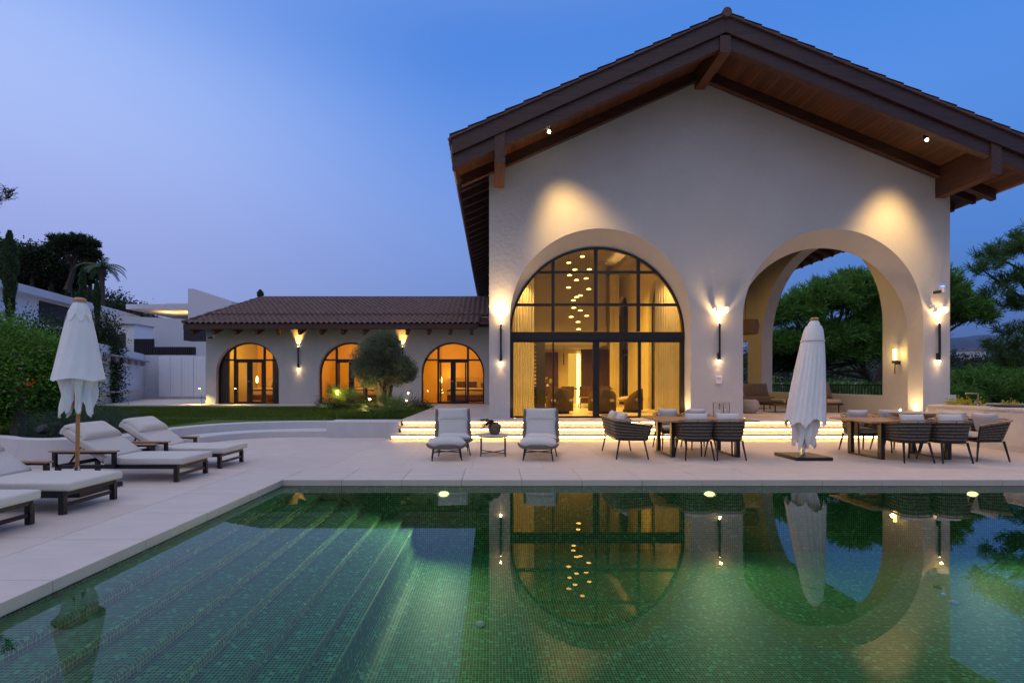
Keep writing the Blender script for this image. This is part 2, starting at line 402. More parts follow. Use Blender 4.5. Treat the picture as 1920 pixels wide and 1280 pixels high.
def blob_points(blobs, n, shell=.45, clump=26, spread=.16):
    """clustered points through ellipsoids"""
    w = np.array([b[3]*b[4]*b[5] for b in blobs])**.8; w /= w.sum()
    nc = max(4, n//clump); which = rng.choice(len(blobs), nc, p=w); B = np.array(blobs)[which]
    d = unit(rng.normal(size=(nc, 3))); rad = (shell+(1-shell)*rng.random(nc)**.6)[:, None]
    cen = B[:, :3]+d*rad*B[:, 3:6]; size = (B[:, 3:6].mean(1)*spread)[:, None]
    k = rng.integers(0, nc, n); pts = cen[k]+rng.normal(size=(n, 3))*size[k]
    return pts, unit(pts-B[k][:, :3]*1.0), cen, d
def tree_trunk(mb, base, top, r, limbs, bend=.15, n=7, rtop=.45):
    base, top = Vector(base), Vector(top); pts = []; rs = []
    h = (top-base).length
    for i in range(7):
        t = i/6; o = Vector((math.sin(t*3.1+base.x)*bend, math.cos(t*2.3+base.y)*bend, 0))*h*.3*t
        pts.append(base.lerp(top, t)+o); rs.append(r*(1.25-.25*min(1, t*6))*(1-(1-rtop)*t))
    mb.tube(pts, rs, n)
    for (a, e, rr) in limbs:
        p = pts[a]; e = Vector(e); m1 = p.lerp(e, .45)+Vector((0, 0, -(e-p).length*.08))
        mb.tube([p, m1, e], [rr, rr*.65, rr*.25], 5)
    return pts
# ================================================================== SETTING
def add_ground():
    mb = MB(); mb.box(-900, -200, -1.9, 1500, 2500, -1.5); struct(mb, 'ground', 'ground')
add_ground()
# ---- pool basin
XL = lambda y: -3.08-(7.05-y)*.0176        # left pool edge runs very slightly askew
Y0, Y1, XR, ZW, ZF = .6, 7.05, 14.0, -.096, -1.05
def add_pool():
    mb = MB()
    mb.box(-1.2, Y0, ZF-.2, XR, Y1, ZF)                                   # floor
    mb.box(-3.4, Y1, ZF-.2, XR, Y1+.25, -.097)                            # far wall
    mb.box(-3.4, Y0-.25, ZF-.2, XR, Y0, -.097)
    mb.box(XR, Y0, ZF-.2, XR+.25, Y1, -.097)
    mb.prism([(XL(Y0)-.3, Y0), (XL(Y0), Y0), (XL(Y1), Y1), (XL(Y1)-.3, Y1)], ZF-.2, -.097)
    # broad steps down from the left, each tread .3 wide
    xs = [-3.3]+[-2.82+.3*k for k in range(6)]+[-1.15]; zs = [-.127-.0875*k for k in range(7)]
    for k in range(7):
        mb.box(xs[k], Y0, ZF-.2, xs[k+1], Y1, zs[k])
        # rounded nosing
        mb.tube([(xs[k+1], Y0, zs[k]-.012), (xs[k+1], Y1, zs[k]-.012)], .0125, 8)
    # cove at the foot of the last riser
    poly = [(-1.15, ZF)]+[(-1.15+.22*(1-math.cos(t)), ZF+.22*(1-math.sin(t))) for t in [i*math.pi/2/8 for i in range(9)]]+[(-.93, ZF-.01), (-1.15, ZF-.01)]
    vs = [(-1.15+.22*(1-math.sin(t)), ZF+.22*(1-math.cos(t))) for t in [i*math.pi/2/8 for i in range(9)]]
    mb.prism([(-1.15, ZF-.01)]+vs[::-1], Y0, Y1, 'y')
    struct(mb, 'pool_basin', 'mosaic')
    mb = MB(); mb.add([(-3.35, Y0-.1, ZW), (XR+.1, Y0-.1, ZW), (XR+.1, Y1+.1, ZW), (-3.35, Y1+.1, ZW)], [(0, 1, 2, 3)])
    struct(mb, 'pool_water', 'water', recalc=False)
add_pool()
def add_coping():
    mb = MB(); g = .0025
    x = -3.967
    while x < XR+1:
        a = max(x, XL(Y1)-.0) if x < -3.5 else x
        mb.box(x+g, Y1, -.093, x+.876-g, 7.997, 0); x += .876
    y = 7.05
    while y > -2:
        y2 = y-.9
        mb.prism([(-3.967, y2+g), (XL(y2), y2+g), (XL(y), y-g), (-3.967, y-g)], -.093, 0); y = y2
    struct(mb, 'coping', 'coping', bevel=.006, weld=False)
    mb = MB(); mb.box(-3.96, Y1+.02, -.3, XR+1, 7.99, -.094)
    mb.prism([(-3.96, -2), (XL(-2)-.02, -2), (XL(7)-.02, 7.2), (-3.96, 7.2)], -.3, -.094)
    struct(mb, 'coping_bed', 'concrete')
    mb = MB(); mb.box(-22, -4, -.3, -3.973, 13, -.002); mb.box(-3.973, 8.003, -.3, 15, 13, -.002)
    mb.box(-3.0, -4, -.3, 15, Y0-.002, -.002)
    struct(mb, 'deck', 'deck')
add_coping()
# ---- terrace with three lit steps
def add_terrace():
    xr = 10.7
    mb = MB()
    for k, (yf, xl) in enumerate(((11.95, -2.58), (12.30, -2.40), (12.65, -2.42))):
        z = .15*(k+1)
        yb = (12.40, 12.75, 13.0)[k]
        mb.box(xl, yf, z-.05, xr, yb, z); mb.box(xl+.04, yf+.05, z-.15, xr, yb+.2, z-.05)
    struct(mb, 'steps', 'deck', bevel=.004)
    root = thing('step_lighting', 'continuous warm light strips glowing under the three step nosings', 'strip light', (4, 11.98, 0))
    for k, (yf, xl) in enumerate(((11.95, -2.58), (12.30, -2.40), (12.65, -2.42))):
        z = .15*(k+1); m = MB(); m.box(xl+.05, yf+.028, z-.085, xr, yf+.048, z-.052); wpart(m, 'light_strip', 'led', root)
    mb = MB(); mb.box(-2.45, 13.0, .2, 15, 36, .45); mb.box(-26, 21.4, .2, -2.45, 36, .449)
    struct(mb, 'terrace', 'deck')
    mb = MB(); mb.add([(-60, 36, .445), (0, 36, .445), (0, 60, .9), (-60, 60, .9)], [(0, 1, 2, 3)])
    struct(mb, 'driveway', 'deck')
add_terrace()
# ---- lawn, curved bench steps and low walls
def smooth_curve(p, n=6):
    out = []
    for i in range(len(p)-1):
        p0 = Vector(p[max(i-1, 0)]); p1 = Vector(p[i]); p2 = Vector(p[i+1]); p3 = Vector(p[min(i+2, len(p)-1)])
        for k in range(n):
            t = k/n
            q = .5*((2*p1)+(p2-p0)*t+(2*p0-5*p1+4*p2-p3)*t*t+(3*p1-p0-3*p2+p3)*t**3); out.append((q.x, q.y))
    out.append(tuple(p[-1])); return out
C1 = smooth_curve([(-6.9, 8.35), (-6.85, 9.6), (-6.88, 10.8), (-6.75, 11.6), (-6.4, 12.2), (-5.8, 12.58), (-5.1, 12.7), (-4.35, 12.7)])
C2 = smooth_curve([(-7.3, 8.3), (-7.4, 9.4), (-7.5, 10.7), (-7.45, 11.7), (-7.05, 12.6), (-6.3, 13.25), (-5.3, 13.55), (-4.35, 13.6)])
C3 = smooth_curve([(-7.6, 8.3), (-7.8, 9.4), (-7.9, 10.7), (-7.85, 11.9), (-7.4, 12.95), (-6.5, 13.65), (-5.3, 13.95), (-4.35, 14.0)])
def ribbon(mb, a, b, z0, z1):
    n = len(a)
    vs = [(x, y, z) for c in (a, b) for z in (z0, z1) for x, y in c]
    A0, A1, B0, B1 = 0, n, 2*n, 3*n; fs = []
    for i in range(n-1):
        fs += [(A0+i, A0+i+1, A1+i+1, A1+i), (B0+i, B1+i, B1+i+1, B0+i+1), (A1+i, A1+i+1, B1+i+1, B1+i)]
    fs += [(A0, A1, B1, B0), (A0+n-1, B0+n-1, B1+n-1, A1+n-1)]
    return mb.add(vs, fs)
def add_garden():
    mb = MB(); ribbon(mb, C1, C2, -.05, .15); ribbon(mb, C2, C3, -.05, .335)
    struct(mb, 'curved_steps', 'stone_white', smooth=True)
    r = thing('retaining_wall', 'low white rendered wall holding the planting beside the lit steps', 'garden wall', (-3.4, 12.9, 0))
    m = MB(); m.prism([(-4.35, 12.57), (-2.75, 12.57), (-2.63, 12.5), (-2.6, 12.4), (-2.44, 12.4), (-2.44, 13.4), (-4.35, 13.4)], -.05, .41)
    wpart(m, 'wall', 'stone_white', r, bevel=.012)
    r = thing('curved_wall', 'low white curved wall behind the sun loungers at the lawn edge', 'garden wall', (-8.3, 8.4, 0))
    f = smooth_curve([(-22, 9.6), (-13, 8.9), (-10, 8.66), (-8.7, 8.4), (-7.9, 8.05), (-7.3, 7.98), (-6.95, 8.2), (-6.88, 8.5)])
    b = smooth_curve([(-22, 9.9), (-13, 9.2), (-10, 8.96), (-8.75, 8.7), (-8.1, 8.36), (-7.6, 8.3), (-7.45, 8.5), (-7.4, 8.7)])
    m = MB(); ribbon(m, f, b, -.05, .47); wpart(m, 'wall', 'stone_white', r, smooth=True)
    poly = [(-60, 8)]+[(x, y+.12) for x, y in b]+C3[6:]+[(-4.3, 13.35), (-2.45, 13.35), (-2.45, 21.4), (-60, 21.4)]
    mb = MB(); mb.add([(x, y, .336 if (x, y) in C3 else (.345 if y < 12 else .385)) for x, y in poly], [tuple(range(len(poly)))])
    o = mb.build('lawn', 'lawn'); 
    bm = bmesh.new(); bm.from_mesh(o.data); bmesh.ops.triangulate(bm, faces=bm.faces); bm.to_mesh(o.data); bm.free(); o['kind'] = 'structure'
    mb = MB(); mb.add([(-60, 30, .38), (-26, 30, .38), (-26, 8, .38), (-60, 8, .38)], [(0, 1, 2, 3)]); struct(mb, 'garden_ground', 'soil')
    # real blades on the near part of the lawn
    n = 230000
    x = rng.uniform(-19, -2.5, n); y = 8.9+rng.random(n)**1.25*12.4
    keep = np.where(x < -8.1, y > 9.9, y > 14.05) & (x > -1.02*y)
    c = np.stack([x, y, np.where(y < 14.5, .345, .375)], 1)[keep]; d = rng.normal(size=c.shape)*.45; d[:, 2] = 1
    o = npmesh('lawn_grass', blades(c, d, rng.uniform(.025, .05, len(c)), .014), 4, 'grass_blade'); o['kind'] = 'stuff'
    tag(o, 'short mown green grass of the lawn in front of the low wing', 'grass')
add_garden()
# ================================================================== VILLA
RX = 5.53
def roof(x): return 10.14-(.446*(RX-x) if x < RX else .412*(x-RX))
def arch_wall(mb, a0, a1, ops, top, base, d0, d1, axis='x', knees=(), closed_top=True):
    P = (lambda a, d, z: (a, d, z)) if axis == 'x' else (lambda a, d, z: (d, a, z))
    bp = {a0, a1, *knees}
    for o in ops:
        o.setdefault('sb', o['sf']); o.setdefault('zb', base)
        bp |= {o['c']-o['r']*math.cos(math.pi*i/40) for i in range(41)} if o['r'] else set()
        if not o['r']: bp |= {o['a'], o['b']}
    bp = sorted(bp)
    def low(o, p, back):
        s = o['sb'] if back else o['sf']
        return s if not o['r'] else s+math.sqrt(max(0, o['r']**2-(p-o['c'])**2))
    def rng_(o): return (o['a'], o['b']) if not o['r'] else (o['c']-o['r'], o['c']+o['r'])
    for p, q in zip(bp, bp[1:]):
        if q-p < 1e-6: continue
        mid = (p+q)/2; o = next((o for o in ops if rng_(o)[0] < mid < rng_(o)[1]), None)
        for d, back in ((d0, 0), (d1, 1)):
            lp, lq = (low(o, p, back), low(o, q, back)) if o else (base, base)
            f = (0, 1, 2, 3) if not back else (3, 2, 1, 0)
            mb.add([P(p, d, lp), P(q, d, lq), P(q, d, top(q)), P(p, d, top(p))], [f])
            if o and o['zb'] > base+.01: mb.add([P(p, d, base), P(q, d, base), P(q, d, o['zb']), P(p, d, o['zb'])], [f])
        if o:
            mb.add([P(p, d0, low(o, p, 0)), P(p, d1, low(o, p, 1)), P(q, d1, low(o, q, 1)), P(q, d0, low(o, q, 0))], [(0, 1, 2, 3)])
            if o['zb'] > base+.01: mb.add([P(p, d0, o['zb']), P(q, d0, o['zb']), P(q, d1, o['zb']), P(p, d1, o['zb'])], [(0, 1, 2, 3)])
        mb.add([P(p, d0, top(p)), P(q, d0, top(q)), P(q, d1, top(q)), P(p, d1, top(p))], [(0, 1, 2, 3)])
    for o in ops:
        for e in rng_(o): mb.add([P(e, d0, o['zb']), P(e, d1, o['zb']), P(e, d1, o['sb']), P(e, d0, o['sf'])], [(0, 1, 2, 3)])
    for e in (a0, a1): mb.add([P(e, d0, base), P(e, d1, base), P(e, d1, top(e)), P(e, d0, top(e))], [(0, 1, 2, 3)])
    return mb
A1 = dict(c=2.87, r=2.43, sf=3.14, sb=2.75); A2 = dict(c=9.125, r=2.42, sf=3.14, sb=2.75)
villa = thing('villa', 'tall gabled cream villa with two big arches and dark timber roof behind the pool', 'house', (6.1, 13.0, .45))
def add_villa():
    r = villa
    mb = MB(); arch_wall(mb, -.12, 12.27, [dict(A1), dict(A2)], lambda x: roof(x)-.42, .45, 13.0, 13.48, 'x', knees=(RX,))
    wpart(mb, 'front_wall', 'plaster', r, recalc=False)
    mb = MB(); arch_wall(mb, 13.48, 32, [dict(c=17.98, r=3.31, sf=3.2, zb=1.04), dict(r=0, a=22.45, b=28.5, c=25, sf=3.4, zb=1.04)], lambda y: roof(12.27)-.42, .45, 11.8, 12.27, 'y')
    wpart(mb, 'side_wall', 'plaster', r, recalc=False)
    mb = MB(); mb.box(-.12, 13.48, .45, .12, 32, roof(-.12)-.42); mb.box(.12, 31.7, .45, 11.8, 32, roof(12.27)-.42)
    wpart(mb, 'rear_wall', 'plaster', r)
    # plinths
    for a, b in ((-.14, .44), (5.30, 6.705), (11.545, 12.29)):
        mb = MB(); mb.box(a, 12.975, .45, b, 13.0, .61); wpart(mb, 'plinth', 'plaster', r)
    # roof: soffit boards, tiles
    ex0, ex1 = -.99, 13.45; yf, yb = 11.62, 32.4
    mb = MB()
    for xa, xb in ((ex0, RX), (RX, ex1)):
        mb.add([(xa, yf, roof(xa)-.36), (xb, yf, roof(xb)-.36), (xb, yb, roof(xb)-.36), (xa, yb, roof(xa)-.36),
                (xa, yf, roof(xa)-.05), (xb, yf, roof(xb)-.05), (xb, yb, roof(xb)-.05), (xa, yb, roof(xa)-.05)],
               [(0, 1, 2, 3), (7, 6, 5, 4), (0, 4, 5, 1), (3, 2, 6, 7), (0, 3, 7, 4), (1, 5, 6, 2)])
    rf = wpart(mb, 'roof', 'soffit', r)
    # heavy verge boards in two tiers
    for off0, off1, y0, y1 in ((0.0, -.38, 11.50, 11.60), (-.382, -.70, 11.565, 11.72)):
        for xa, xb in ((ex0, RX), (RX, ex1)):
            m = MB(); m.prism([(xa, roof(xa)+off1), (xb, roof(xb)+off1), (xb, roof(xb)+off0), (xa, roof(xa)+off0)], y0, y1, 'y')
            wpart(m, 'verge_board', 'wood_beam', r, bevel=.006)
    for xa, xb in ((ex0+.12, RX), (RX, ex1-.1)):     # rafter against the wall
        m = MB(); m.prism([(xa, roof(xa)-.64), (xb, roof(xb)-.64), (xb, roof(xb)-.362), (xa, roof(xa)-.362)], 12.84, 12.985, 'y')
        wpart(m, 'wall_rafter', 'wood_beam', r, bevel=.005)
    for xa, xb, zb in ((.02, .28, 6.65), (5.40, 5.66, 9.29), (11.87, 12.13, 6.38)):
        m = MB(); zt = min(roof(xa), roof(xb)) if xb < RX or xa > RX else roof(xa)
        m.prism([(xa, zb), (xb, zb), (xb, roof(xb)-.38), (xa, roof(xa)-.38)], 11.53, 13.02, 'y'); wpart(m, 'purlin', 'wood_beam_y', r, bevel=.008)
    y = 13.35; 
    while y < 32:                                         # rafter tails under both eaves
        for xa, xb in ((-.12, -.93), (12.27, 13.32)):
            m = MB(); m.prism([(xa, roof(xa)-.56), (xb, roof(xb)-.56), (xb, roof(xb)-.362), (xa, roof(xa)-.362)], y, y+.11, 'y')
            wpart(m, 'rafter_tail', 'wood_beam', r)
        y += .62
    m = MB(); m.box(-1.03, 11.62, roof(ex0)-.40, -.99, 32.3, roof(ex0)-.10); wpart(m, 'eave_board', 'concrete', r)
    m = MB(); m.box(13.45, 11.62, roof(ex1)-.40, 13.49, 32.3, roof(ex1)-.10); wpart(m, 'eave_board', 'concrete', r)
    # tiles: corrugated courses, left and right slope
    m = MB()
    for sgn, xe in ((-1, ex0-.06), (1, ex1+.06)):
        L_ = abs(xe-RX); nr = int(L_/.42); 
        ys = np.arange(11.46, 32.4, .0306)
        prof = .035*np.cos(2*math.pi*(ys-11.46)/.245)
        for k in range(nr):
            t0, t1 = k/nr, (k+1)/nr
            xa, xb = xe+(RX-xe)*t0, xe+(RX-xe)*(t1+.0)
            za, zb_ = roof(xa)+.075, roof(xb)+.04
            o = len(m.v)
            for yy, pp in zip(ys, prof): m.v.append((xa, yy, za+pp)); m.v.append((xb, yy, zb_+pp))
            for i in range(len(ys)-1): m.f.append((o+2*i, o+2*i+1, o+2*i+3, o+2*i+2))
            # lower lip of each course
            o2 = len(m.v)
            for yy, pp in zip(ys, prof): m.v.append((xa, yy, za+pp-.02))
            for i in range(len(ys)-1): m.f.append((o+2*i, o+2*i+2, o2+i+1, o2+i))
            # closed verge tile at the gable
            m.prism([(xa, za-.01), (xb, zb_-.01), (xb, roof(xb)-.0), (xa, roof(xa)-.0)], 11.455, 11.62, 'y')
    t = wpart(m, 'tiles', 'tile_roof', r, smooth=True, recalc=False); t.parent = rf; t.location = (0, 0, 0)
    m = MB(); m.tube([(RX, 11.43, roof(RX)+.05), (RX, 32.4, roof(RX)+.05)], .11, 14); t = wpart(m, 'ridge_tiles', 'tile_roof', r, smooth=True); t.parent = rf; t.location = (0, 0, 0)
    m = MB()                                              # open ends of the eave tiles
    for i in range(84):
        yy = 11.6+.245*i; m.tube([(ex0-.09, yy, roof(ex0)-.02), (ex0+.1, yy, roof(ex0)+.06)], .07, 8)
    t = wpart(m, 'eave_tiles', 'tile_roof', r); t.parent = rf; t.location = (0, 0, 0)
M['soffit'] = woodmat('soffit', (.085, .030, .012), along='y')
def planks(m):
    nt = m.node_tree; b = nt.nodes['Principled BSDF']; g = nt.nodes.new('ShaderNodeNewGeometry'); s = nt.nodes.new('ShaderNodeSeparateXYZ')
    nt.links.new(g.outputs['Position'], s.inputs[0]); f = mth(nt, 'DIVIDE', s.outputs[0], .115)
    wn = nt.nodes.new('ShaderNodeTexWhiteNoise'); wn.noise_dimensions = '1D'; nt.links.new(mth(nt, 'FLOOR', f), wn.inputs['W'])
    tone = mth(nt, 'ADD', mth(nt, 'MULTIPLY', wn.outputs[0], .7), .6); gap = mth(nt, 'GREATER_THAN', mth(nt, 'FRACT', f), .08)
    v = mth(nt, 'MULTIPLY', tone, gap); c3 = nt.nodes.new('ShaderNodeCombineXYZ')
    for i in range(3): nt.links.new(v, c3.inputs[i])
    old = b.inputs['Base Color'].links[0].from_socket
    nt.links.new(mixc(nt, 1.0, old, c3.outputs[0], 'MULTIPLY'), b.inputs['Base Color'])
planks(M['soffit'])
add_villa()
# ---- great arched window
def arc_bar(mb, c, r, s, w, y0, y1, t0=0, t1=math.pi, n=40):
    for i in range(n):
        a, b = t0+(t1-t0)*i/n, t0+(t1-t0)*(i+1)/n
        mb.prism([(c+(r)*math.cos(a), s+(r)*math.sin(a)), (c+(r)*math.cos(b), s+(r)*math.sin(b)), (c+(r-w)*math.cos(b), s+(r-w)*math.sin(b)), (c+(r-w)*math.cos(a), s+(r-w)*math.sin(a))], y0, y1, 'y')
def arch_pane(mb, c, r, s, zb, y):
    pts = [(c-r, zb), (c+r, zb)]+[(c+r*math.cos(math.pi*i/40), s+r*math.sin(math.pi*i/40)) for i in range(41)]
    mb.add([(a, y, z) for a, z in pts], [tuple(range(len(pts)))])
def add_great_window():
    win = bpy.data.objects.new('window', None); COL.objects.link(win); win.parent = villa; win.location = Vector((2.87, 13.5, .45))-villa.location
    def wp(m, name, mm, **k):
        o = m.build(name, mm, win, **k); o.location = -Vector((2.87, 13.5, .45)); return o
    Y, c, r, s = 13.42, 2.87, 2.43, 2.75
    kx = Y/13.48
    m = MB(); arc_bar(m, c, r, s, .055, Y, Y+.09)
    def X(px): return PX(px, Y)
    def Zz(py): return PZ(py, Y)
    for px in (1037, 1117.5, 1197.5):
        x = X(px); zt = s+math.sqrt(max(0, (r-.03)**2-(x-c)**2)); m.box(x-.042, Y+.01, s+.1, x+.042, Y+.08, zt)
    for py in (510, 571):
        z = Zz(py); h = math.sqrt((r-.03)**2-(z-s)**2); m.box(c-h, Y+.012, z-.035, c+h, Y+.078, z+.035)
    m.box(c-r+.0, Y-.02, 2.60, c+r-.0, Y+.1, 2.83)
    m.box(c-r, Y, .45, c-r+.11, Y+.1, 2.6); m.box(c+r-.11, Y, .45, c+r, Y+.1, 2.6)
    m.box(c-r+.11, Y+.02, .45, c+r-.11, Y+.1, .50); m.box(c-r+.11, Y+.02, 2.55, c+r-.11, Y+.1, 2.60)
    for px, w, dy in ((1037.5, .045, .03), (1118, .17, 0.005), (1200, .075, .02)):
        x = X(px); m.box(x-w/2, Y+dy, .5, x+w/2, Y+.095, 2.55)
    wp(m, 'frame', 'dark_metal', bevel=0)
    m = MB(); arch_pane(m, c, r-.03, s, .46, Y+.05); wp(m, 'pane', 'glass', recalc=False)
add_great_window()
# ---- great room behind it
def add_room():
    room = bpy.data.objects.new('great_room', None); COL.objects.link(room); room.parent = villa; room.location = (0, 0, 0)
    def rp(m, name, mm, **k):
        o = m.build(name, mm, room, **k); o.location = -villa.location; return o
    m = MB(); m.box(.12, 23.3, .45, 5.75, 23.5, 7.2); m.box(.12, 13.48, .45, .16, 23.3, 7.2)
    rp(m, 'back_wall', 'room_wall')
    m = MB(); arch_wall(m, 13.48, 31.7, [dict(c=16.75, r=1.2, sf=4.1), dict(c=21.65, r=.95, sf=4.35)], lambda y: 7.2, .45, 5.75, 6.05, 'y')
    rp(m, 'dividing_wall', 'room_wall', recalc=False)
    m = MB(); m.box(.12, 13.48, 6.55, 5.75, 23.3, 6.7); m.box(.16, 20.6, 3.05, 4.8, 23.3, 6.55); m.box(4.95, 13.6, 6.0, 5.75, 20.6, 6.06)
    m.box(4.95, 13.6, 6.06, 4.99, 20.6, 6.2)
    rp(m, 'ceiling', 'room_ceiling')
    m = MB(); m.box(5.02, 13.6, 6.07, 5.08, 20.55, 6.10); rp(m, 'cove_strip', 'led')
    m = MB(); m.box(.12, 13.48, .42, 5.75, 23.3, .455); rp(m, 'room_floor', 'marble')
    # back wall panelling, lit niche
    m = MB(); m.box(2.42, 23.2, .45, 3.1, 23.3, 2.9); m.box(4.2, 23.2, .45, 5.7, 23.3, 3.04); rp(m, 'wood_panel', 'dark_wood')
    m = MB(); m.box(3.6, 23.22, .45, 4.0, 23.3, 2.85); rp(m, 'door_leaf', 'lit_door_glow')  # lit look of the door put in as glow; it is no lamp
    m = MB(); m.box(4.02, 23.18, .45, 4.09, 23.24, 2.8); rp(m, 'niche_strip', 'led')
    m = MB(); 
    for i in range(17): m.box(1.18, 18.2, .6+i*.145, 1.62, 18.9, .66+i*.145)
    rp(m, 'slatted_screen', 'black')
    m = MB(); m.box(1.62, 18.3, .45, 1.95, 18.4, 3.0); rp(m, 'stair_wall', 'black')
    for c, rr, s in ((16.75, 1.2, 4.1), (21.65, .95, 4.35)):
        m = MB()
        for y in (c-rr+.03, c, c+rr-.03): m.box(5.86, y-.03, .45, 5.92, y+.03, s+math.sqrt(max(.0, rr*rr-(y-c)**2)))
        for z in (2.7, s): m.box(5.865, c-rr, z-.04, 5.915, c+rr, z+.04)
        rp(m, 'side_frame', 'dark_metal')
        m = MB(); m.box(5.88, c-rr, .45, 5.885, c+rr, s+rr); rp(m, 'side_pane', 'dark_glass')
    m = MB(); m.box(5.744, 15.0, 1.65, 5.752, 15.1, 1.75); m.box(5.744, 15.14, 1.65, 5.752, 15.24, 1.75)
    for x, y, z, t, p in ((1.3, 17.0, 6.4, (1.9, 17.6, .4), 1300), (4.2, 17.0, 6.4, (3.7, 17.6, .4), 1300), (2.9, 13.7, 5.75, (2.9, 18, .4), 350), (2.8, 13.7, 6.2, (2.8, 20, 5.5), 90)):
        spot('ceiling_spot', (x, y, z), t, p*1.35, 105, 1, (1, .53, .075), .03, villa)
    for x, px_ in ((.86, 1.0), (4.97, 1.0)): spot('curtain_fill', (x, 13.54, 5.2 if 0 else 4.6), (x, 13.9, .4), 420, 70, 1, (1, .56, .14), .03, villa)  # fill lamps added behind the glass to brighten the curtains
    for x, y, z, p in ((2.0, 21.0, 2.95, 50), (4.3, 21.0, 2.95, 50)):
        spot('ceiling_spot', (x, y, z), (x, y+1.2, 0), p*3, 130, 1, (1, .50, .06), .05, villa)
add_room()
# sheer curtains
def curtain(name, label, x0, x1, y, z0, z1, m, waves=9, amp=.05, taper=0, group=None, ztop=None):
    r = thing(name, label, 'curtain', ((x0+x1)/2, y, z0), group=group); mb = MB(); n = waves*8
    for i in range(n+1):
        t = i/n
        for k in range(13):
            s = k/12; pinch = 1-taper*math.sin(math.pi*min(1, s*1.1))
            x = x0+(x1-x0)*t*pinch; top = z1 if ztop is None else min(z1, ztop(x))
            mb.v.append((x, y+amp*math.sin(t*waves*2*math.pi)*(1-.3*s)+.01*math.sin(7*s+t*9), z0+(top-z0)*s))
    for i in range(n):
        for k in range(12): a = i*13+k; mb.f.append((a, a+13, a+14, a+1))
    wpart(mb, 'fabric', m, r, smooth='all', recalc=False)
    m2 = MB(); zt = min(z1, ztop((x0+x1)/2)) if ztop else z1
    return r
aw = lambda x: 2.75+math.sqrt(max(0, 2.40**2-(x-2.87)**2))
curtain('curtain', 'pale sheer curtain inside the left edge of the big arched window', .56, 1.16, 13.85, .47, 5.0, 'curtain_sheer', 8, .05)
curtain('curtain', 'pale sheer curtain inside the right edge of the big arched window', 4.62, 5.32, 13.85, .47, 5.0, 'curtain_sheer', 10, .05)
curtain('curtain', 'narrow pale curtain deep in the great room between the tall side arches', 4.9, 5.3, 20.4, .47, 6.0, 'curtain_sheer', 6, .05)
# ---- wall lights, floods, cameras
def wall_light(x, yw, ztop, zbot, label, group, power_up=60, power_dn=5, rod=.027, wide=50, tone=(1, .60, .22)):
    r = thing('wall_light', label, 'wall light', (x, yw, zbot), group=group)
    m = MB(); m.tube([(x, yw-.075, zbot), (x, yw-.075, ztop)], rod, 12); wpart(m, 'rod', 'dark_metal', r, smooth=True)
    m = MB(); m.box(x-.03, yw-.06, zbot+.02, x+.03, yw, zbot+.20); wpart(m, 'bracket', 'dark_metal', r, bevel=.004)
    m = MB(); m.sphere((x, yw-.075, zbot-.02), .022, 8); wpart(m, 'lower_bulb', 'lamp_hot', r)
    m = MB(); m.cyl((x, yw-.075, ztop+.001), rod*.8, .006, 12); wpart(m, 'upper_lens', 'lamp_hot', r)
    spot('uplight', (x, yw-.085, ztop+.03), (x, yw+.10, ztop+1.2), power_up*3.4, wide, 1, tone, .05, r)
    if wide == 50: spot('uplight', (x, yw-.22, ztop+.05), (x, yw+.25, ztop+1.6), power_up*1.5, 100, 1, (1, .62, .26), .05, r)
    if wide == 50: point('uplight', (x, yw-.13, ztop+.16), 5.5, (1, .56, .18), .03, r)
    point('downlight', (x, yw-.10, zbot-.07), power_dn*.22, (1, .60, .28), .03, r)
    spot('downlight', (x, yw-.09, zbot-.05), (x, yw+.01, zbot-1.2), power_dn, 75, 1, (1, .60, .28), .03, r)
    return r
gw = 'slim rod lights on the villa front'
wall_light(PX(939, 13), 13.0, 3.0, 1.98, 'slim black rod wall light on the narrow pier left of the glazed arch', gw, 75)
wall_light(PX(1347, 13), 13.0, 3.02, 2.03, 'slim black rod wall light between the two big arches under a white sensor hood', gw, 75)
wall_light(PX(1757, 13), 13.0, 3.02, 2.02, 'slim black rod wall light on the right pier below a security camera', gw, 75)
def sensor_hood(x, z, label):
    r = thing('outdoor_heater_sensor', label, 'sensor', (x, 12.9, z))
    r.name = 'alarm_sensor'
    m = MB(); m.prism([(x-.15, z-.08), (x-.13, z+.04), (x-.02, z+.085), (x+.18, z+.075), (x+.20, z+.02), (x+.16, z-.09)], 12.83, 12.95, 'y')
    wpart(m, 'hood', 'white_paint', r, bevel=.018); m = MB(); m.box(x-.20, 12.90, z+.05, x-.1, 13.0, z+.12); wpart(m, 'mount', 'white_paint', r, bevel=.006)
sensor_hood(PX(1352, 12.9), 3.38, 'white angled sensor hood above the middle rod light')
sensor_hood(PX(1762, 12.9), 3.38, 'white angled sensor hood above the right rod light near the corner')
def camera_dome(x, y, z, label, wallx=None):
    r = thing('security_camera', label, 'camera', (x, y, z))
    m = MB(); m.lathe([(.001, -.10), (.035, -.10), (.038, .0), (.03, .05), (.001, .06)], (0, 0, 0), 14)
    o = m.build('camera_body', 'black', r, smooth=True); o.rotation_euler = (R(80), 0, R(70)); o.location = (-.05, -.09, 0)
    m = MB(); m.box(-.02, -.1, -.03, .03, .0, .04); m.build('arm', 'black', r)
    m = MB(); m.box(.06, -.09, -.02, .12, 0, .14); m.build('junction_box', 'white_paint', r, bevel=.006)
    m = MB(); m.box(.07, -.095, .145, .12, -.04, .165); m.build('indicator', 'blue_led', r)
camera_dome(PX(1757, 13), 13.0, PZ(548, 13), 'black security camera with blue indicator high on the right pier')
camera_dome(PX(398, 22.7), 22.7, PZ(633, 22.7), 'black security camera with blue indicator at the left end of the low wing')
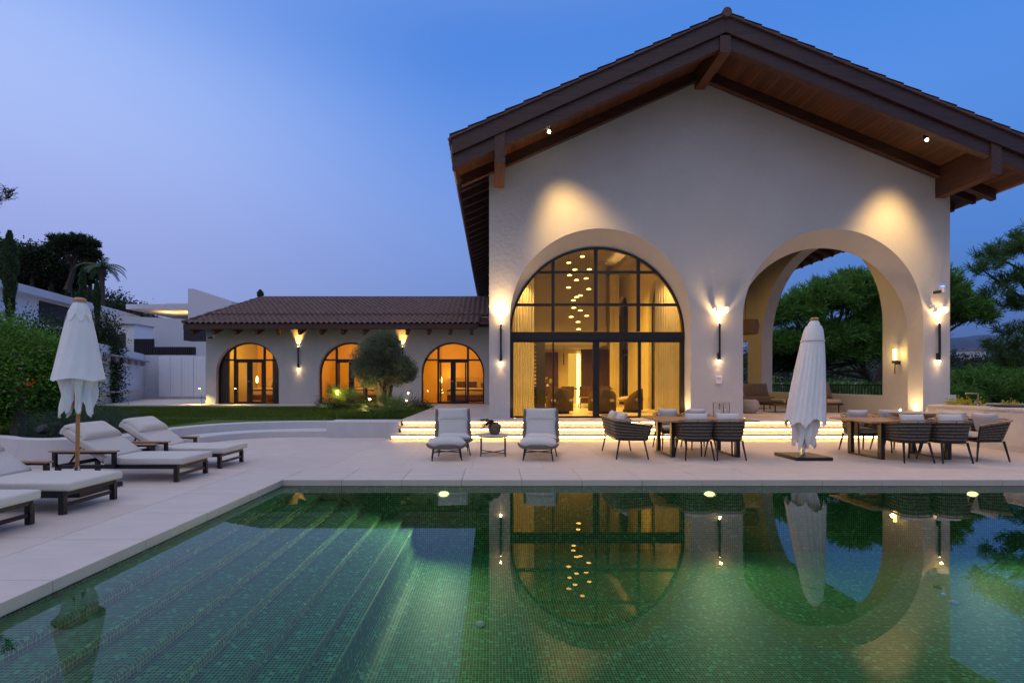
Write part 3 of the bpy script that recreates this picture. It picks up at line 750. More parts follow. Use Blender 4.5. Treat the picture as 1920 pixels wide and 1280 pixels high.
def keypad(x, z):
    r = thing('wall_control', 'small white thermostat box on the wall between the two big arches', 'thermostat', (x, 13.0, z))
    m = MB(); m.box(-.08, -.05, -.10, .08, 0, .10); m.build('housing', 'white_paint', r, bevel=.015)
    m = MB(); m.box(-.05, -.053, .0, .05, -.0505, .07); m.build('grille', 'marble', r)
keypad(PX(1347, 13), PZ(712, 13))
def flood(x, y, z, target, power, deg, label):
    r = thing('floodlight', label, 'floodlight', (x, y, z), group='small floodlights under the gable')
    m = MB(); m.box(-.05, -.04, .0, .05, .06, .12); m.build('housing', 'black', r, bevel=.01)
    d = (Vector(target)-Vector((x, y, z))).normalized()
    m = MB(); m.sphere((0, 0, 0), .035, 8); o = m.build('lens', 'lamp_hot', r); o.location = d*.03
    spot('beam', Vector((x, y, z))+d*.08, target, power, deg, 1, (1, .60, .20), .28, r)
    spot('beam', Vector((x, y, z))+d*.08, (x+3.2*(1 if x < 5 else -.6), 9.2, 0), power*.65, 75, 1, (1, .52, .18), .06, r)
flood(1.36, 11.9, roof(1.36)-.66, (2.55, 13.0, 4.2), 850, 66, 'small round floodlight under the left slope of the gable')
flood(10.67, 11.9, roof(10.67)-.60, (10.5, 13.0, 4.2), 800, 66, 'small round floodlight under the right slope of the gable')
def ground_light(x, label, pw):
    r = thing('ground_light', label, 'ground light', (x, 13.22, .451), group='recessed uplights in the arch thresholds')
    m = MB(); m.lathe([(.03, 0), (.045, 0), (.045, .006), (.03, .008)], n=18); m.build('ring', 'steel', r); m = MB(); m.cyl((0, 0, .001), .028, .005, 14); m.build('lens', 'lamp_glow', r)
    spot('beam', (x, 13.2, .47), (x, 13.24, 4.5), pw, 95, 1, (1, .62, .24), .03, r)
ground_light(5.16, 'tiny recessed uplight at the right jamb of the glazed arch', 75)
ground_light(.58, 'tiny added uplight at the left jamb, warming the soffit of the glazed arch', 45)  # added lamp, only there to warm the arch soffit
ground_light(11.4, 'tiny recessed uplight at the right jamb of the open arch', 75)
ground_light(6.86, 'tiny added uplight at the left jamb, warming the soffit of the open arch', 45)  # added like its twin, to throw warm light on this soffit
def step_lamp():
    r = thing('spike_light', 'tiny bright lamp low by the right pier behind the second table', 'lamp', (PX(1688, 13.2), 13.2, .45))
    m = MB(); m.cyl((0, 0, 0), .025, .2, 10); m.build('stem', 'dark_metal', r); m = MB(); m.sphere((0, 0, .23), .025, 8); m.build('bulb', 'lamp_hot', r)
    point('glow', (r.location.x, r.location.y-.03, .72), 9, WARM, .03, r)
step_lamp()
def lantern_wall():
    y = 14.05; x = 11.8; z = PZ(665, y)
    r = thing('wall_lantern', 'glowing amber glass tube lantern on the inner wall of the right arch', 'wall lantern', (x, y, z))
    m = MB(); m.lathe([(.04, -.16), (.045, .18)], (-.14, 0, 0), 16); m.build('glass_tube', 'bulb', r, smooth=True)
    m = MB(); m.box(-.19, -.05, -.25, -.09, .05, -.16); m.box(-.1, -.03, -.28, 0, .03, -.18); m.cyl((-.14, 0, -.55), .012, .3, 8); m.build('bracket', 'dark_metal', r)
    m = MB(); m.cyl((-.14, 0, .18), .05, .02, 14); m.build('cap', 'dark_metal', r)
    point('glow', (x-.20, y-.0, z), 14, (1, .62, .15), .06, r)
lantern_wall()
# ================================================================== LOW WING
def add_wing():
    r = thing('guest_wing', 'low single storey wing with three glowing arched windows and tiled roof', 'house', (-6.7, 22.7, .45))
    WY = 22.7; rr = 1.475; s = 1.9
    cs = [PX(464, WY), PX(656.5, WY), PX(849, WY)]
    mb = MB(); arch_wall(mb, -13.5, -.12, [dict(c=c, r=rr, sf=s, sb=s-.05) for c in cs], lambda x: 4.55, .45, WY, WY+.32, 'x')
    wpart(mb, 'front_wall', 'plaster', r, recalc=False)
    m = MB(); m.box(-13.5, WY+.32, .45, -13.2, 29, 4.5); wpart(m, 'end_wall', 'plaster', r)
    edges = [-13.52]+[e for c in cs for e in (c-rr-.01, c+rr+.01)]+[-.14]
    for a, b in zip(edges[::2], edges[1::2]):
        m = MB(); m.box(a, WY-.02, .45, b, WY-.0005, .60); wpart(m, 'plinth', 'plaster', r)
    # roof
    ye, ze, yr, zr = 21.62, 4.10, 25.4, 5.88
    m = MB(); L_ = math.hypot(yr-ye, zr-ze); nr = 11
    us = np.arange(-13.95, -.12, .0306); prof = .035*np.cos(2*math.pi*us/.245)
    def hip(t): return -13.92+t*1.75
    for k in range(nr):
        t0, t1 = k/nr, (k+1)/nr
        lift = .07 if k >= 3 else 0
        o = len(m.v)
        for u, pp in zip(us, prof):
            ua, ub = max(u, hip(t0)), max(u, hip(t1))
            cut = u > -.62 and k < 3
            za = ze+(zr-ze)*t0+.05+pp+lift; zb = ze+(zr-ze)*t1+.015+pp+lift
            m.v += [(ua, ye+(yr-ye)*t0, za), (ub, ye+(yr-ye)*t1, zb), (ua, ye+(yr-ye)*t0, za-.035-(.07 if k == 3 else 0))]
        for i in range(len(us)-1):
            if us[i] < hip(t0)-.03 or (us[i] > -.66 and k < 3): continue
            a = o+3*i; m.f += [(a, a+1, a+4, a+3), (a, a+3, a+5, a+2)]
    # hipped end slope, seen as a thin sliver
    m.add([(-13.95, ye, ze), (-12.17, yr, zr), (-13.95, 29.2, ze)], [(0, 1, 2)])
    m.add([(-12.17, yr, zr), (-.12, yr, zr), (-.12, 29.2, ze), (-13.95, 29.2, ze)], [(0, 1, 2, 3)])
    rf = wpart(m, 'roof', 'tile_roof', r, smooth=True, recalc=False)
    m = MB(); m.tube([(-12.2, yr, zr+.03), (-.12, yr, zr+.03)], .08, 12)
    n = 12
    for k in range(n):
        t0, t1 = k/n, (k+1)/n; a = Vector((hip(t0), ye+(yr-ye)*t0, ze+(zr-ze)*t0+.06)); b = Vector((hip(t1), ye+(yr-ye)*t1, ze+(zr-ze)*t1+.03)); m.tube([a, b], .07, 8)
    o = wpart(m, 'ridge_tiles', 'tile_roof', r, smooth=True); o.parent = rf; o.location = (0, 0, 0)
    m = MB(); m.box(-13.9, ye+.02, ze-.27, -.7, ye+.14, ze-.03); wpart(m, 'eave_beam', 'wood_beam', r, bevel=.008)
    m = MB(); m.box(-.7, ye+.55, ze-.1, -.12, ye+.67, ze+.2); wpart(m, 'eave_beam', 'wood_beam', r)
    m = MB(); m.add([(-13.9, ye+.1, ze-.03), (-.12, ye+.1, ze-.03), (-.12, WY, ze+.40), (-13.9, WY, ze+.40)], [(0, 1, 2, 3)]); wpart(m, 'eave_soffit', 'wood_beam_y', r, recalc=False)
    x = -13.6
    while x < -.2:
        m = MB(); m.prism([(ye+.22, ze-.50), (WY, ze-.12), (WY, ze+.15), (ye+.14, ze-.20), (ye+.14, ze-.42)], x-.065, x+.065, 'x')
        wpart(m, 'rafter_tail', 'wood_beam_y', r, bevel=.004); x += .97
    # windows
    for ci, c in enumerate(cs):
        win = bpy.data.objects.new('window', None); COL.objects.link(win); win.parent = r; base = Vector((c, WY+.2, .45)); win.location = base-r.location
        def wp(m, name, mm, **k):
            o = m.build(name, mm, win, **k); o.location = -base
        Y = WY+.2; ri = rr-.0; si = s-.03
        m = MB(); arc_bar(m, c, ri, si, .07, Y, Y+.07, n=32)
        zt = 2.52
        h = math.sqrt((ri-.03)**2-(zt-si)**2); m.box(c-h, Y, zt-.04, c+h, Y+.068, zt+.04)
        for dx_ in (-.70, .70):
            m.box(c+dx_-.05, Y+.002, .45, c+dx_+.05, Y+.066, si+math.sqrt((ri-.03)**2-.7**2))
        m.box(c-.12, Y-.01, .45, c+.12, Y+.06, zt-.04)
        for dx_ in (-.62, .56): m.box(c+dx_-.0, Y+.004, .5, c+dx_+.06, Y+.064, zt-.04)
        m.box(c-.65, Y+.004, zt-.12, c+.65, Y+.062, zt-.04); m.box(c-.65, Y+.004, .45, c+.65, Y+.062, .55)
        m.box(c-ri, Y, .45, c-ri+.06, Y+.07, si); m.box(c+ri-.06, Y, .45, c+ri, Y+.07, si); m.box(c-ri, Y, .45, c+ri, Y+.07, .50)
        wp(m, 'frame', 'dark_metal')
        m = MB(); arch_pane(m, c, ri-.03, si, .46, Y+.035); wp(m, 'pane', 'glass', recalc=False)
        m = MB(); m.cyl((c-.0, Y-.03, 1.45), .01, .12, 6); m.box(c-.12, Y-.04, 1.5, c-.02, Y-.02, 1.53); wp(m, 'handle', 'steel')
    # bedrooms
    for ci, c in enumerate(cs):
        x0, x1 = c-2.0, c+2.0
        if ci == 2: x1 = -.3
        m = MB(); m.box(x0-.05, 27, .45, x1+.05, 27.1, 3.9); m.box(x0-.05, WY+.4, .45, x0, 27, 3.9); m.box(x1, WY+.4, .45, x1+.05, 27, 3.9)
        m.box(x0, WY+.32, 3.7, x1, 27, 3.8); wpart(m, 'bedroom_wall', 'bed_wall', r)
        m = MB(); m.box(x0, WY+.32, .42, x1, 27, .46); wpart(m, 'bedroom_floor', 'teak', r)
        spot('bedroom_lamp', (c-.3, 23.25, 3.62), (c, 26.6, 1.2), 520, 155, 1, (1, .43, .02), .1, r)
        point('bedroom_lamp', (c+.1 if ci != 2 else c-.55, 26.6, 1.9), 9, (1, .50, .08), .06, r)
    return cs
wing_cs = add_wing()
gl = 'slim rod lights on the low wing'
wall_light(PX(560, 22.7), 22.7, PZ(650, 22.7), PZ(690, 22.7), 'slim rod light on the low wing left of the olive tree', gl, 75, 10, .03, 60, (1, .50, .10))
wall_light(PX(755, 22.7), 22.7, PZ(650, 22.7), PZ(690, 22.7), 'slim rod light on the low wing above the olive tree', gl, 75, 10, .03, 60, (1, .50, .10))
def bed(c, label, rot=0):
    r = thing('bed', label, 'bed', (c, 25.6, .46))
    m = MB(); m.box(-.9, -1, .1, .9, 1.05, .34); m.build('base', 'dark_wood', r, bevel=.01)
    m = MB(); m.box(-.92, -1.02, .34, .92, 1.0, .62); m.build('mattress', 'bedding', r, bevel=.06, seg=3, smooth=True)
    m = MB(); m.pillow(2.0, 1.5, .14, T(0, -.35, .66)); m.build('blanket', 'bedding', r, smooth='all')
    m = MB(); m.box(-1.1, 1.05, .1, 1.1, 1.15, 1.3); m.build('headboard', 'throw_tan', r, bevel=.02)
    for i, (x, mm) in enumerate(((-.5, 'bedding'), (.45, 'bedding'), (-.3, 'pillow_dark'), (.3, 'pillow_dark'))):
        m = MB(); m.pillow(.7 if i < 2 else .5, .45, .18, T(x, .75-(.2 if i > 1 else 0), .9 if i < 2 else .85, R(65))); m.build('pillow', mm, r, smooth='all')
    return r
bed(wing_cs[0]+.1, 'made bed with dark pillows behind the leftmost arched window of the wing')
bed(wing_cs[1]+.1, 'made bed behind the arched window partly hidden by the olive tree')
bed(wing_cs[2]+.45, 'made bed with dark pillows behind the arched window nearest the tall villa')
def pendant(x, y, z, ztop, label):
    r = thing('pendant_lamp', label, 'pendant lamp', (x, y, z))
    m = MB(); m.tube([(0, 0, .2), (0, 0, ztop-z)], .008, 5); m.build('cord', 'black', r)
    m = MB(); m.lathe([(.02, .2), (.05, .12), (.06, 0), (.055, -.12), (.02, -.16)], (0, 0, 0), 14); m.build('bulb', 'bulb', r, smooth=True)
pendant(PX(482, 25.8), 25.8, PZ(712, 25.8), 3.7, 'hanging glass bulb pendant beside the bed in the leftmost arched window')
pendant(PX(827, 25.8), 25.8, PZ(712, 25.8), 3.7, 'hanging glass bulb pendant behind the arched window nearest the villa')
for c, px0, px1, lab in ((0, 414, 432, 'grey curtain at the left side of the leftmost wing window'), (0, 512, 524, 'grey curtain at the right side of the leftmost wing window')):
    wa = lambda x: 1.87+math.sqrt(max(0, 1.43**2-(x-wing_cs[0])**2))
    curtain('curtain', lab, PX(px0, 23.2), PX(px1, 23.2), 23.15, .47, 3.3, 'curtain_grey', 4, .05, ztop=None)
# ================================================================== GREAT ROOM FURNITURE
def chandelier():
    r = thing('chandelier', 'cluster of small glowing discs hanging at many heights in the great room', 'chandelier', (PX(1090, 17), 17, 3.0))
    pts = [(1092, 481), (1066.5, 492.5), (1078, 505.5), (1105, 505), (1068, 516), (1081, 525), (1099, 522), (1066, 539), (1104, 542), (1088, 554), (1081, 557), (1075, 563), (1076, 577), (1088, 582), (1100, 592), (1071, 594), (1084, 603.5), (1085, 617)]
    for i, (px, py) in enumerate(pts):
        y = 17+.35*math.sin(i*2.4); x, z = PX(px, y), PZ(py, y)
        m = MB(); m.lathe([(.001, .025), (.035, .024), (.082, .0), (.078, -.01), (.001, -.01)], (x, y, z), 18); d = wpart(m, 'disc_shade', 'disc_glow', r, smooth=True)
        m = MB(); m.tube([(x, y, z+.03), (x, y, 6.5)], .003, 4); c = wpart(m, 'wire', 'black', r)
M['disc_glow'] = emit('disc_glow', (1, .58, .13), 7)
chandelier()
for i, (px, n) in enumerate(((1026, 'left'), (1057, 'right'))):
    y = 20.2; r = thing('tube_pendant', 'thin black tube pendant over the dining table, %s one of two' % n, 'pendant lamp', (PX(px, y), y, PZ(684, y)))
    m = MB(); m.cyl((0, 0, 0), .025, .50, 10); m.build('tube', 'black', r)
    m = MB(); m.tube([(0, 0, .5), (0, 0, 3.05-r.location.z)], .005, 4); m.build('cord', 'black', r)
def armchair(px, y, rz, label):
    r = thing('armchair', label, 'armchair', (PX(px, y), y, .455), rz, 'round backed armchairs in the great room')
    m = MB()
    prof = []; n = 22
    for i in range(n+1):
        a = math.pi*(-.08+1.16*i/n); prof.append((.44*math.cos(a), -.40*math.sin(a)+.05, .42+.36*max(0, math.sin(a))**.6))
    for i in range(n):
        (xa, ya, ha), (xb, yb, hb) = prof[i], prof[i+1]
        k = .80
        m.add([(xa, ya, .08), (xb, yb, .08), (xb, yb, hb), (xa, ya, ha), (xa*k, ya*k, .08), (xb*k, yb*k, .08), (xb*k, yb*k, hb), (xa*k, ya*k, ha)],
              [(0, 1, 2, 3), (5, 4, 7, 6), (3, 2, 6, 7)]+([(0, 3, 7, 4)] if i == 0 else [])+([(1, 5, 6, 2)] if i == n-1 else []))
    m.build('shell', 'velvet', r, weld=True, smooth='all')
    m = MB(); m.pillow(.72, .74, .2, T(0, .05, .42)); m.build('seat_cushion', 'throw_tan', r, smooth='all')
    m = MB(); m.cyl((0, 0, 0), .3, .09, 20); m.build('swivel_base', 'black', r)
armchair(1050, 15.4, R(8), 'round backed brown armchair seen from behind through the left glass panel')
armchair(1129, 15.4, R(-8), 'round backed brown armchair seen from behind right of the central window post')
armchair(1185, 16.2, R(60), 'round backed armchair turned sideways near the right window panels')
def dining_inside():
    x, y = PX(1055, 19.5), 19.5
    r = thing('dining_table', 'long dark dining table deep inside the great room', 'table', (x, y, .455))
    m = MB(); m.box(-1.6, -.5, .72, 1.9, .5, .77); m.build('tabletop', 'dark_wood', r, bevel=.005)
    for dx_ in (-1.1, 1.3):
        m = MB(); m.box(dx_-.05, -.4, 0, dx_+.05, .4, .72); m.build('leg', 'black', r)
    for i in range(5):
        c = thing('dining_chair', ['dark upholstered dining chair at the left end of the indoor table row', 'dark dining chair second from left along the indoor table', 'dark dining chair at the middle of the indoor table', 'dark dining chair second from right along the indoor table', 'dark dining chair at the right end of the indoor table row'][i], 'chair', (x-1.35+.7*i, y-.75, .455), group='dining chairs at the indoor table')
        m = MB(); m.box(-.24, -.24, .4, .24, .24, .48); m.build('seat', 'throw_tan', c, bevel=.02)
        m = MB(); m.box(-.24, -.28, .45, .24, -.22, .84); m.build('backrest', 'dark_wood', c, bevel=.01)
        for sx in (-.2, .2):
            for sy in (-.2, .2):
                m = MB(); m.cyl((sx, sy, 0), .018, .4, 8); m.build('leg', 'black', c)
    v = thing('flower_vase', 'vase of pale flowers on the indoor dining table', 'vase', (PX(1027, 19.4), 19.4, 1.225))
    m = MB(); m.lathe([(.04, 0), (.07, .08), (.03, .16), (.035, .18)], n=14); m.build('vase', 'white_paint', v, smooth=True)
    pts, d, _, _ = blob_points([(0, 0, .26, .22, .12, .1)], 160, clump=10)
    npmesh('flowers', leaf_quads(pts, d, .07, .05), 4, 'yellow_flower', v)
dining_inside()
# ================================================================== POOL FITTINGS
for i, px in enumerate((832, 1330, 1822)):
    x, z = PX(px, 7.03), -.20
    r = thing('pool_light', ['round lit underwater pool light below the left lounge chair', 'round lit underwater pool light below the first dining table', 'round lit underwater pool light at the far right'][i], 'pool light', (x, 7.04, z), group='underwater lights along the far pool wall')
    m = MB(); m.lathe([(.001, 0), (.062, 0), (.068, .01), (.068, .03)], n=24); o = m.build('lens', 'pool_lamp', r); o.rotation_euler = (R(90), 0, 0); o.scale = (1, .5, 1)
    m = MB(); m.lathe([(.068, .0), (.09, .0), (.09, .03)], n=24); o = m.build('trim_ring', 'steel', r); o.rotation_euler = (R(90), 0, 0); o.scale = (1, .55, 1)
    spot('beam', (x, 6.90, z), (x-(1.3, .1, .1)[i], 2.5, -.35), (150, 85, 85)[i], 165, 1, (1, .92, .55), .03, r)
for i, x in enumerate((-.4, 4.2)):  # out-of-view lamps added to brighten the pool floor and risers
    r = thing('pool_light', ['added unseen underwater light on the near pool wall, left one', 'added unseen underwater light on the near pool wall, right one'][i], 'pool light', (x, .61, -.45), group='added unseen underwater lights along the near pool wall')
    m = MB(); m.lathe([(.001, 0), (.062, 0), (.068, .01), (.068, .03)], n=24); o = m.build('lens', 'pool_lamp', r); o.rotation_euler = (R(-90), 0, 0); o.scale = (1, .5, 1)
    spot('beam', (x, .75, -.45), (x-(1.2, 0)[i], 4.0, -.7), (125, 80)[i], 165, 1, (1, .95, .65), .03, r)
for i, (px, py, nm) in enumerate(((907, 1022, 'below the narrow pier'), (900, 1170, 'nearest the camera, left of centre'), (1227, 1018, 'below the first dining table'), (1545, 1007, 'below the closed parasol'), (1790, 1130, 'nearest the right edge of the photo'))):
    y = 2.45*F/(py-VY); x = PX(px, y)
    r = thing('pool_inlet', 'small round pool floor inlet ' + nm, 'pool inlet', (x, y, ZF), group='round inlets in the pool floor')
    m = MB(); m.lathe([(.001, .025), (.035, .022), (.05, .008), (.052, 0)], n=20); m.build('cap', 'concrete', r, smooth=True)
# ================================================================== FURNITURE
def lounger(x, yc, label):
    """foot end at +X; origin at floor under the foot-end legs"""
    r = thing('sun_lounger', label, 'sun lounger', (x, yc, 0), group='teak armed sun loungers along the left pool side')
    w = .69; L_ = 1.72
    m = MB()
    for sy in (-1, 1):
        y = sy*w/2; m.box(-L_, y-.02, .19, 0.02, y+.02, .245)
    m.box(-.02, -w/2, .19, .02, w/2, .245); m.box(-L_, -w/2, .19, -L_+.04, w/2, .245)
    m.box(-.015, -w/2, .075, .015, w/2, .115); m.box(-1.05, -w/2, .20, -1.01, w/2, .24)
    m.build('frame', 'dark_metal', r, bevel=.004)
    for sy in (-1, 1):
        m = MB(); y = sy*w/2; m.box(-.03, y-.025, 0, .03, y+.025, .2); m.build('leg', 'dark_metal', r, bevel=.004)
        m = MB(); m.box(-L_+.0, y-.025, 0, -L_+.06, y+.025, .2); m.build('leg', 'dark_metal', r, bevel=.004)
        a = MB(); ya = sy*(w/2+.045)
        a.box(-1.72, ya-.022, .22, -1.67, ya+.022, .43); a.box(-.88, ya-.022, .2, -.83, ya+.022, .43); a.box(-1.72, ya-.02, .405, -.83, ya+.02, .43)
        ar = a.build('arm', 'dark_metal', r, bevel=.003)
        t = MB(); t.box(-1.76, ya-.04, .432, -.80, ya+.04, .455); o = t.build('armrest_top', 'teak', r, bevel=.008, seg=3); o.parent = ar
    m = MB(); m.beam((-1.05, .28, .25), (-1.65, .28, .665), .03, .03); m.beam((-1.05, -.28, .25), (-1.65, -.28, .665), .03, .03); m.beam((-1.35, -.28, .45), (-1.35, .28, .45), .03, .03)
    for sy in (-.28, .28): m.beam((-1.42, sy, .5), (-1.6, sy, .22), .02, .02)
    m.build('backrest_frame', 'dark_metal', r)
    m = MB(); m.box(-1.03, -.375, .25, .10, .375, .345); m.build('mattress', 'mattress', r, bevel=.03, seg=3, smooth=True)
    m = MB(); m.box(-.76, -.37, -.05, .0, .37, .055, T(-1.02, 0, .315, ry=R(35))); m.build('back_cushion', 'mattress', r, bevel=.035, seg=3, smooth=True)
    m = MB(); m.pillow(.36, .70, .15, T(-1.46, 0, .70, ry=R(33)), n=14, p=6); p = m.build('head_pillow', 'mattress', r, smooth='all')
    m = MB(); m.box(-.02, -.371, -.06, .02, .371, .062, T(-1.60, 0, .735, ry=R(35))); o = m.build('strap', 'cushion', r); o.parent = p
    return r
lounger(-4.53, 8.34, 'sun lounger farthest from the camera, nearest the curved lawn steps')
lounger(-4.52, 7.24, 'sun lounger just behind the left parasol, second from the lawn steps')
lounger(-4.62, 5.53, 'sun lounger just in front of the left parasol pole, third from the lawn steps')
lounger(-4.63, 4.48, 'sun lounger nearest the camera, only its foot end in view')
def parasol(x, y, label, ztop, zhem, zbot, rmax, lean=(0, 0), seed=0, plate=(.67, .70)):
    r = thing('parasol', label, 'parasol', (x, y, 0)); rn = random.Random(seed)
    lx, ly = lean
    def ax(z): return lx*z/2.6, ly*z/2.6
    m = MB(); m.box(-plate[0]/2, -plate[1]/2, 0, plate[0]/2, plate[1]/2, .06); m.build('base_plate', 'dark_metal', r, bevel=.006)
    m = MB(); m.tube([(0, 0, .06), (*ax(.32), .32)], .034, 14); m.build('steel_sleeve', 'steel', r, smooth=True)
    m = MB(); m.tube([(*ax(.3), .3), (*ax(ztop-.03), ztop-.03)], .022, 12); m.build('pole', 'teak_pole', r, smooth=True)
    m = MB(); a = ax(ztop); m.lathe([(.001, .03), (.05, .025), (.075, .0), (.07, -.03), (.001, -.03)], (a[0], a[1], ztop), 18); m.build('finial', 'teak', r, smooth=True)
    # outer skirt: eight loose folds, ragged hem
    n = 96; K = 26; ph = [rn.uniform(-.5, .5) for _ in range(8)]; hemv = [rn.uniform(-.07, .09) for _ in range(8)]
    def skin(z0, z1, r0, r1, folds, depth, hem, off, name, inner=0):
        m = MB()
        for i in range(n):
            th = 2*math.pi*i/n; f = folds*th/(2*math.pi)+off; fi = int(f) % 8; u = f-int(f)
            for k in range(K+1):
                t = k/K
                he = hem*(abs(math.sin(math.pi*f))**1.3*-.75+hemv[fi]/.09*.35) if hem else 0
                z = z0+(z1-z0)*t + (he*t**5 if hem else 0)
                rr_ = r0+(r1-r0)*t**(.62 if seed == 1 else .92)
                fold = math.cos(2*math.pi*f+ph[fi]*2*t)
                crease = abs(math.sin(math.pi*f+ph[(fi+3) % 8]*t*.6))
                rr_ *= 1+depth*min(1, t*2.2)*(fold*.5+crease*.9-.6+.18*math.sin(3*2*math.pi*f+5*t+off))
                a_ = ax(z); m.v.append((a_[0]+rr_*math.cos(th), a_[1]+rr_*math.sin(th), z))
        for i in range(n):
            j = (i+1) % n
            for k in range(K): m.f.append((i*(K+1)+k, j*(K+1)+k, j*(K+1)+k+1, i*(K+1)+k+1))
        return m.build(name, 'canvas', r, smooth='all', recalc=False)
    skin(ztop-.14, zhem, .13 if seed == 1 else .11, rmax, 7 if seed == 1 else 4, .24 if seed == 1 else .10, -.15 if seed == 1 else -.05, seed*.3, 'canopy')
    # inner gathered part that hangs below the hem
    m = MB(); K2 = 16
    for i in range(n):
        th = 2*math.pi*i/n; f = 8*th/(2*math.pi)+.4+seed*.3; c = abs(math.sin(math.pi*f))
        low = zbot+.20*(1-c)+hemv[int(f) % 8]*.6
        for k in range(K2+1):
            t = k/K2; z = zhem+.35+(low-zhem-.35)*t
            rr_ = rmax*(.70-.12*t)*(1-.34*(1-c)*min(1, t*1.4)+.10*math.sin(5*2*math.pi*f/2+4*t))+.02*math.sin(9*t+th*3)
            a_ = ax(z); m.v.append((a_[0]+rr_*math.cos(th), a_[1]+rr_*math.sin(th), z))
    for i in range(n):
        j = (i+1) % n
        for k in range(K2): m.f.append((i*(K2+1)+k, j*(K2+1)+k, j*(K2+1)+k+1, i*(K2+1)+k+1))
    m.build('gathered_hem', 'canvas', r, smooth='all', recalc=False)
    # vent cap
    m = MB()
    for i in range(n):
        th = 2*math.pi*i/n; f = 8*th/(2*math.pi); c = abs(math.cos(math.pi*f))
        for k in range(9):
            t = k/8; z = ztop-.03-(.16+.10*c)*t; rr_ = .055+.085*t**.7*(1+.25*(c-.5)*t)
            a_ = ax(z); m.v.append((a_[0]+rr_*math.cos(th), a_[1]+rr_*math.sin(th), z))
    for i in range(n):
        j = (i+1) % n
        for k in range(8): m.f.append((i*9+k, j*9+k, j*9+k+1, i*9+k+1))
    m.build('vent_cap', 'canvas', r, smooth='all', recalc=False)
    if seed == 1:
        za = ztop-.42; a_ = ax(za); m = MB(); m.lathe([(.196, -.015), (.202, 0), (.196, .018)], (a_[0], a_[1], za), 32); m.build('tie_strap', 'cushion', r, smooth=True)
    for i in range(8):
        th = 2*math.pi*(i+.5)/8; m = MB(); a_ = ax(zbot)
        m.tube([(a_[0]+.10*math.cos(th), a_[1]+.10*math.sin(th), zbot+.10), (a_[0]+.05*math.cos(th), a_[1]+.05*math.sin(th), zbot+.9)], .012, 5); m.build('rib', 'teak_pole', r)
    return r
parasol(5.835, 9.13, 'closed white parasol on a square dark plate between the two dining tables', 2.62, .60, .20, .315, (.22, 0), 1)
parasol(-5.43, 6.3, 'closed white parasol on a wooden pole standing among the sun loungers', 2.49, 1.42, .98, .285, (.04, 0), 4)
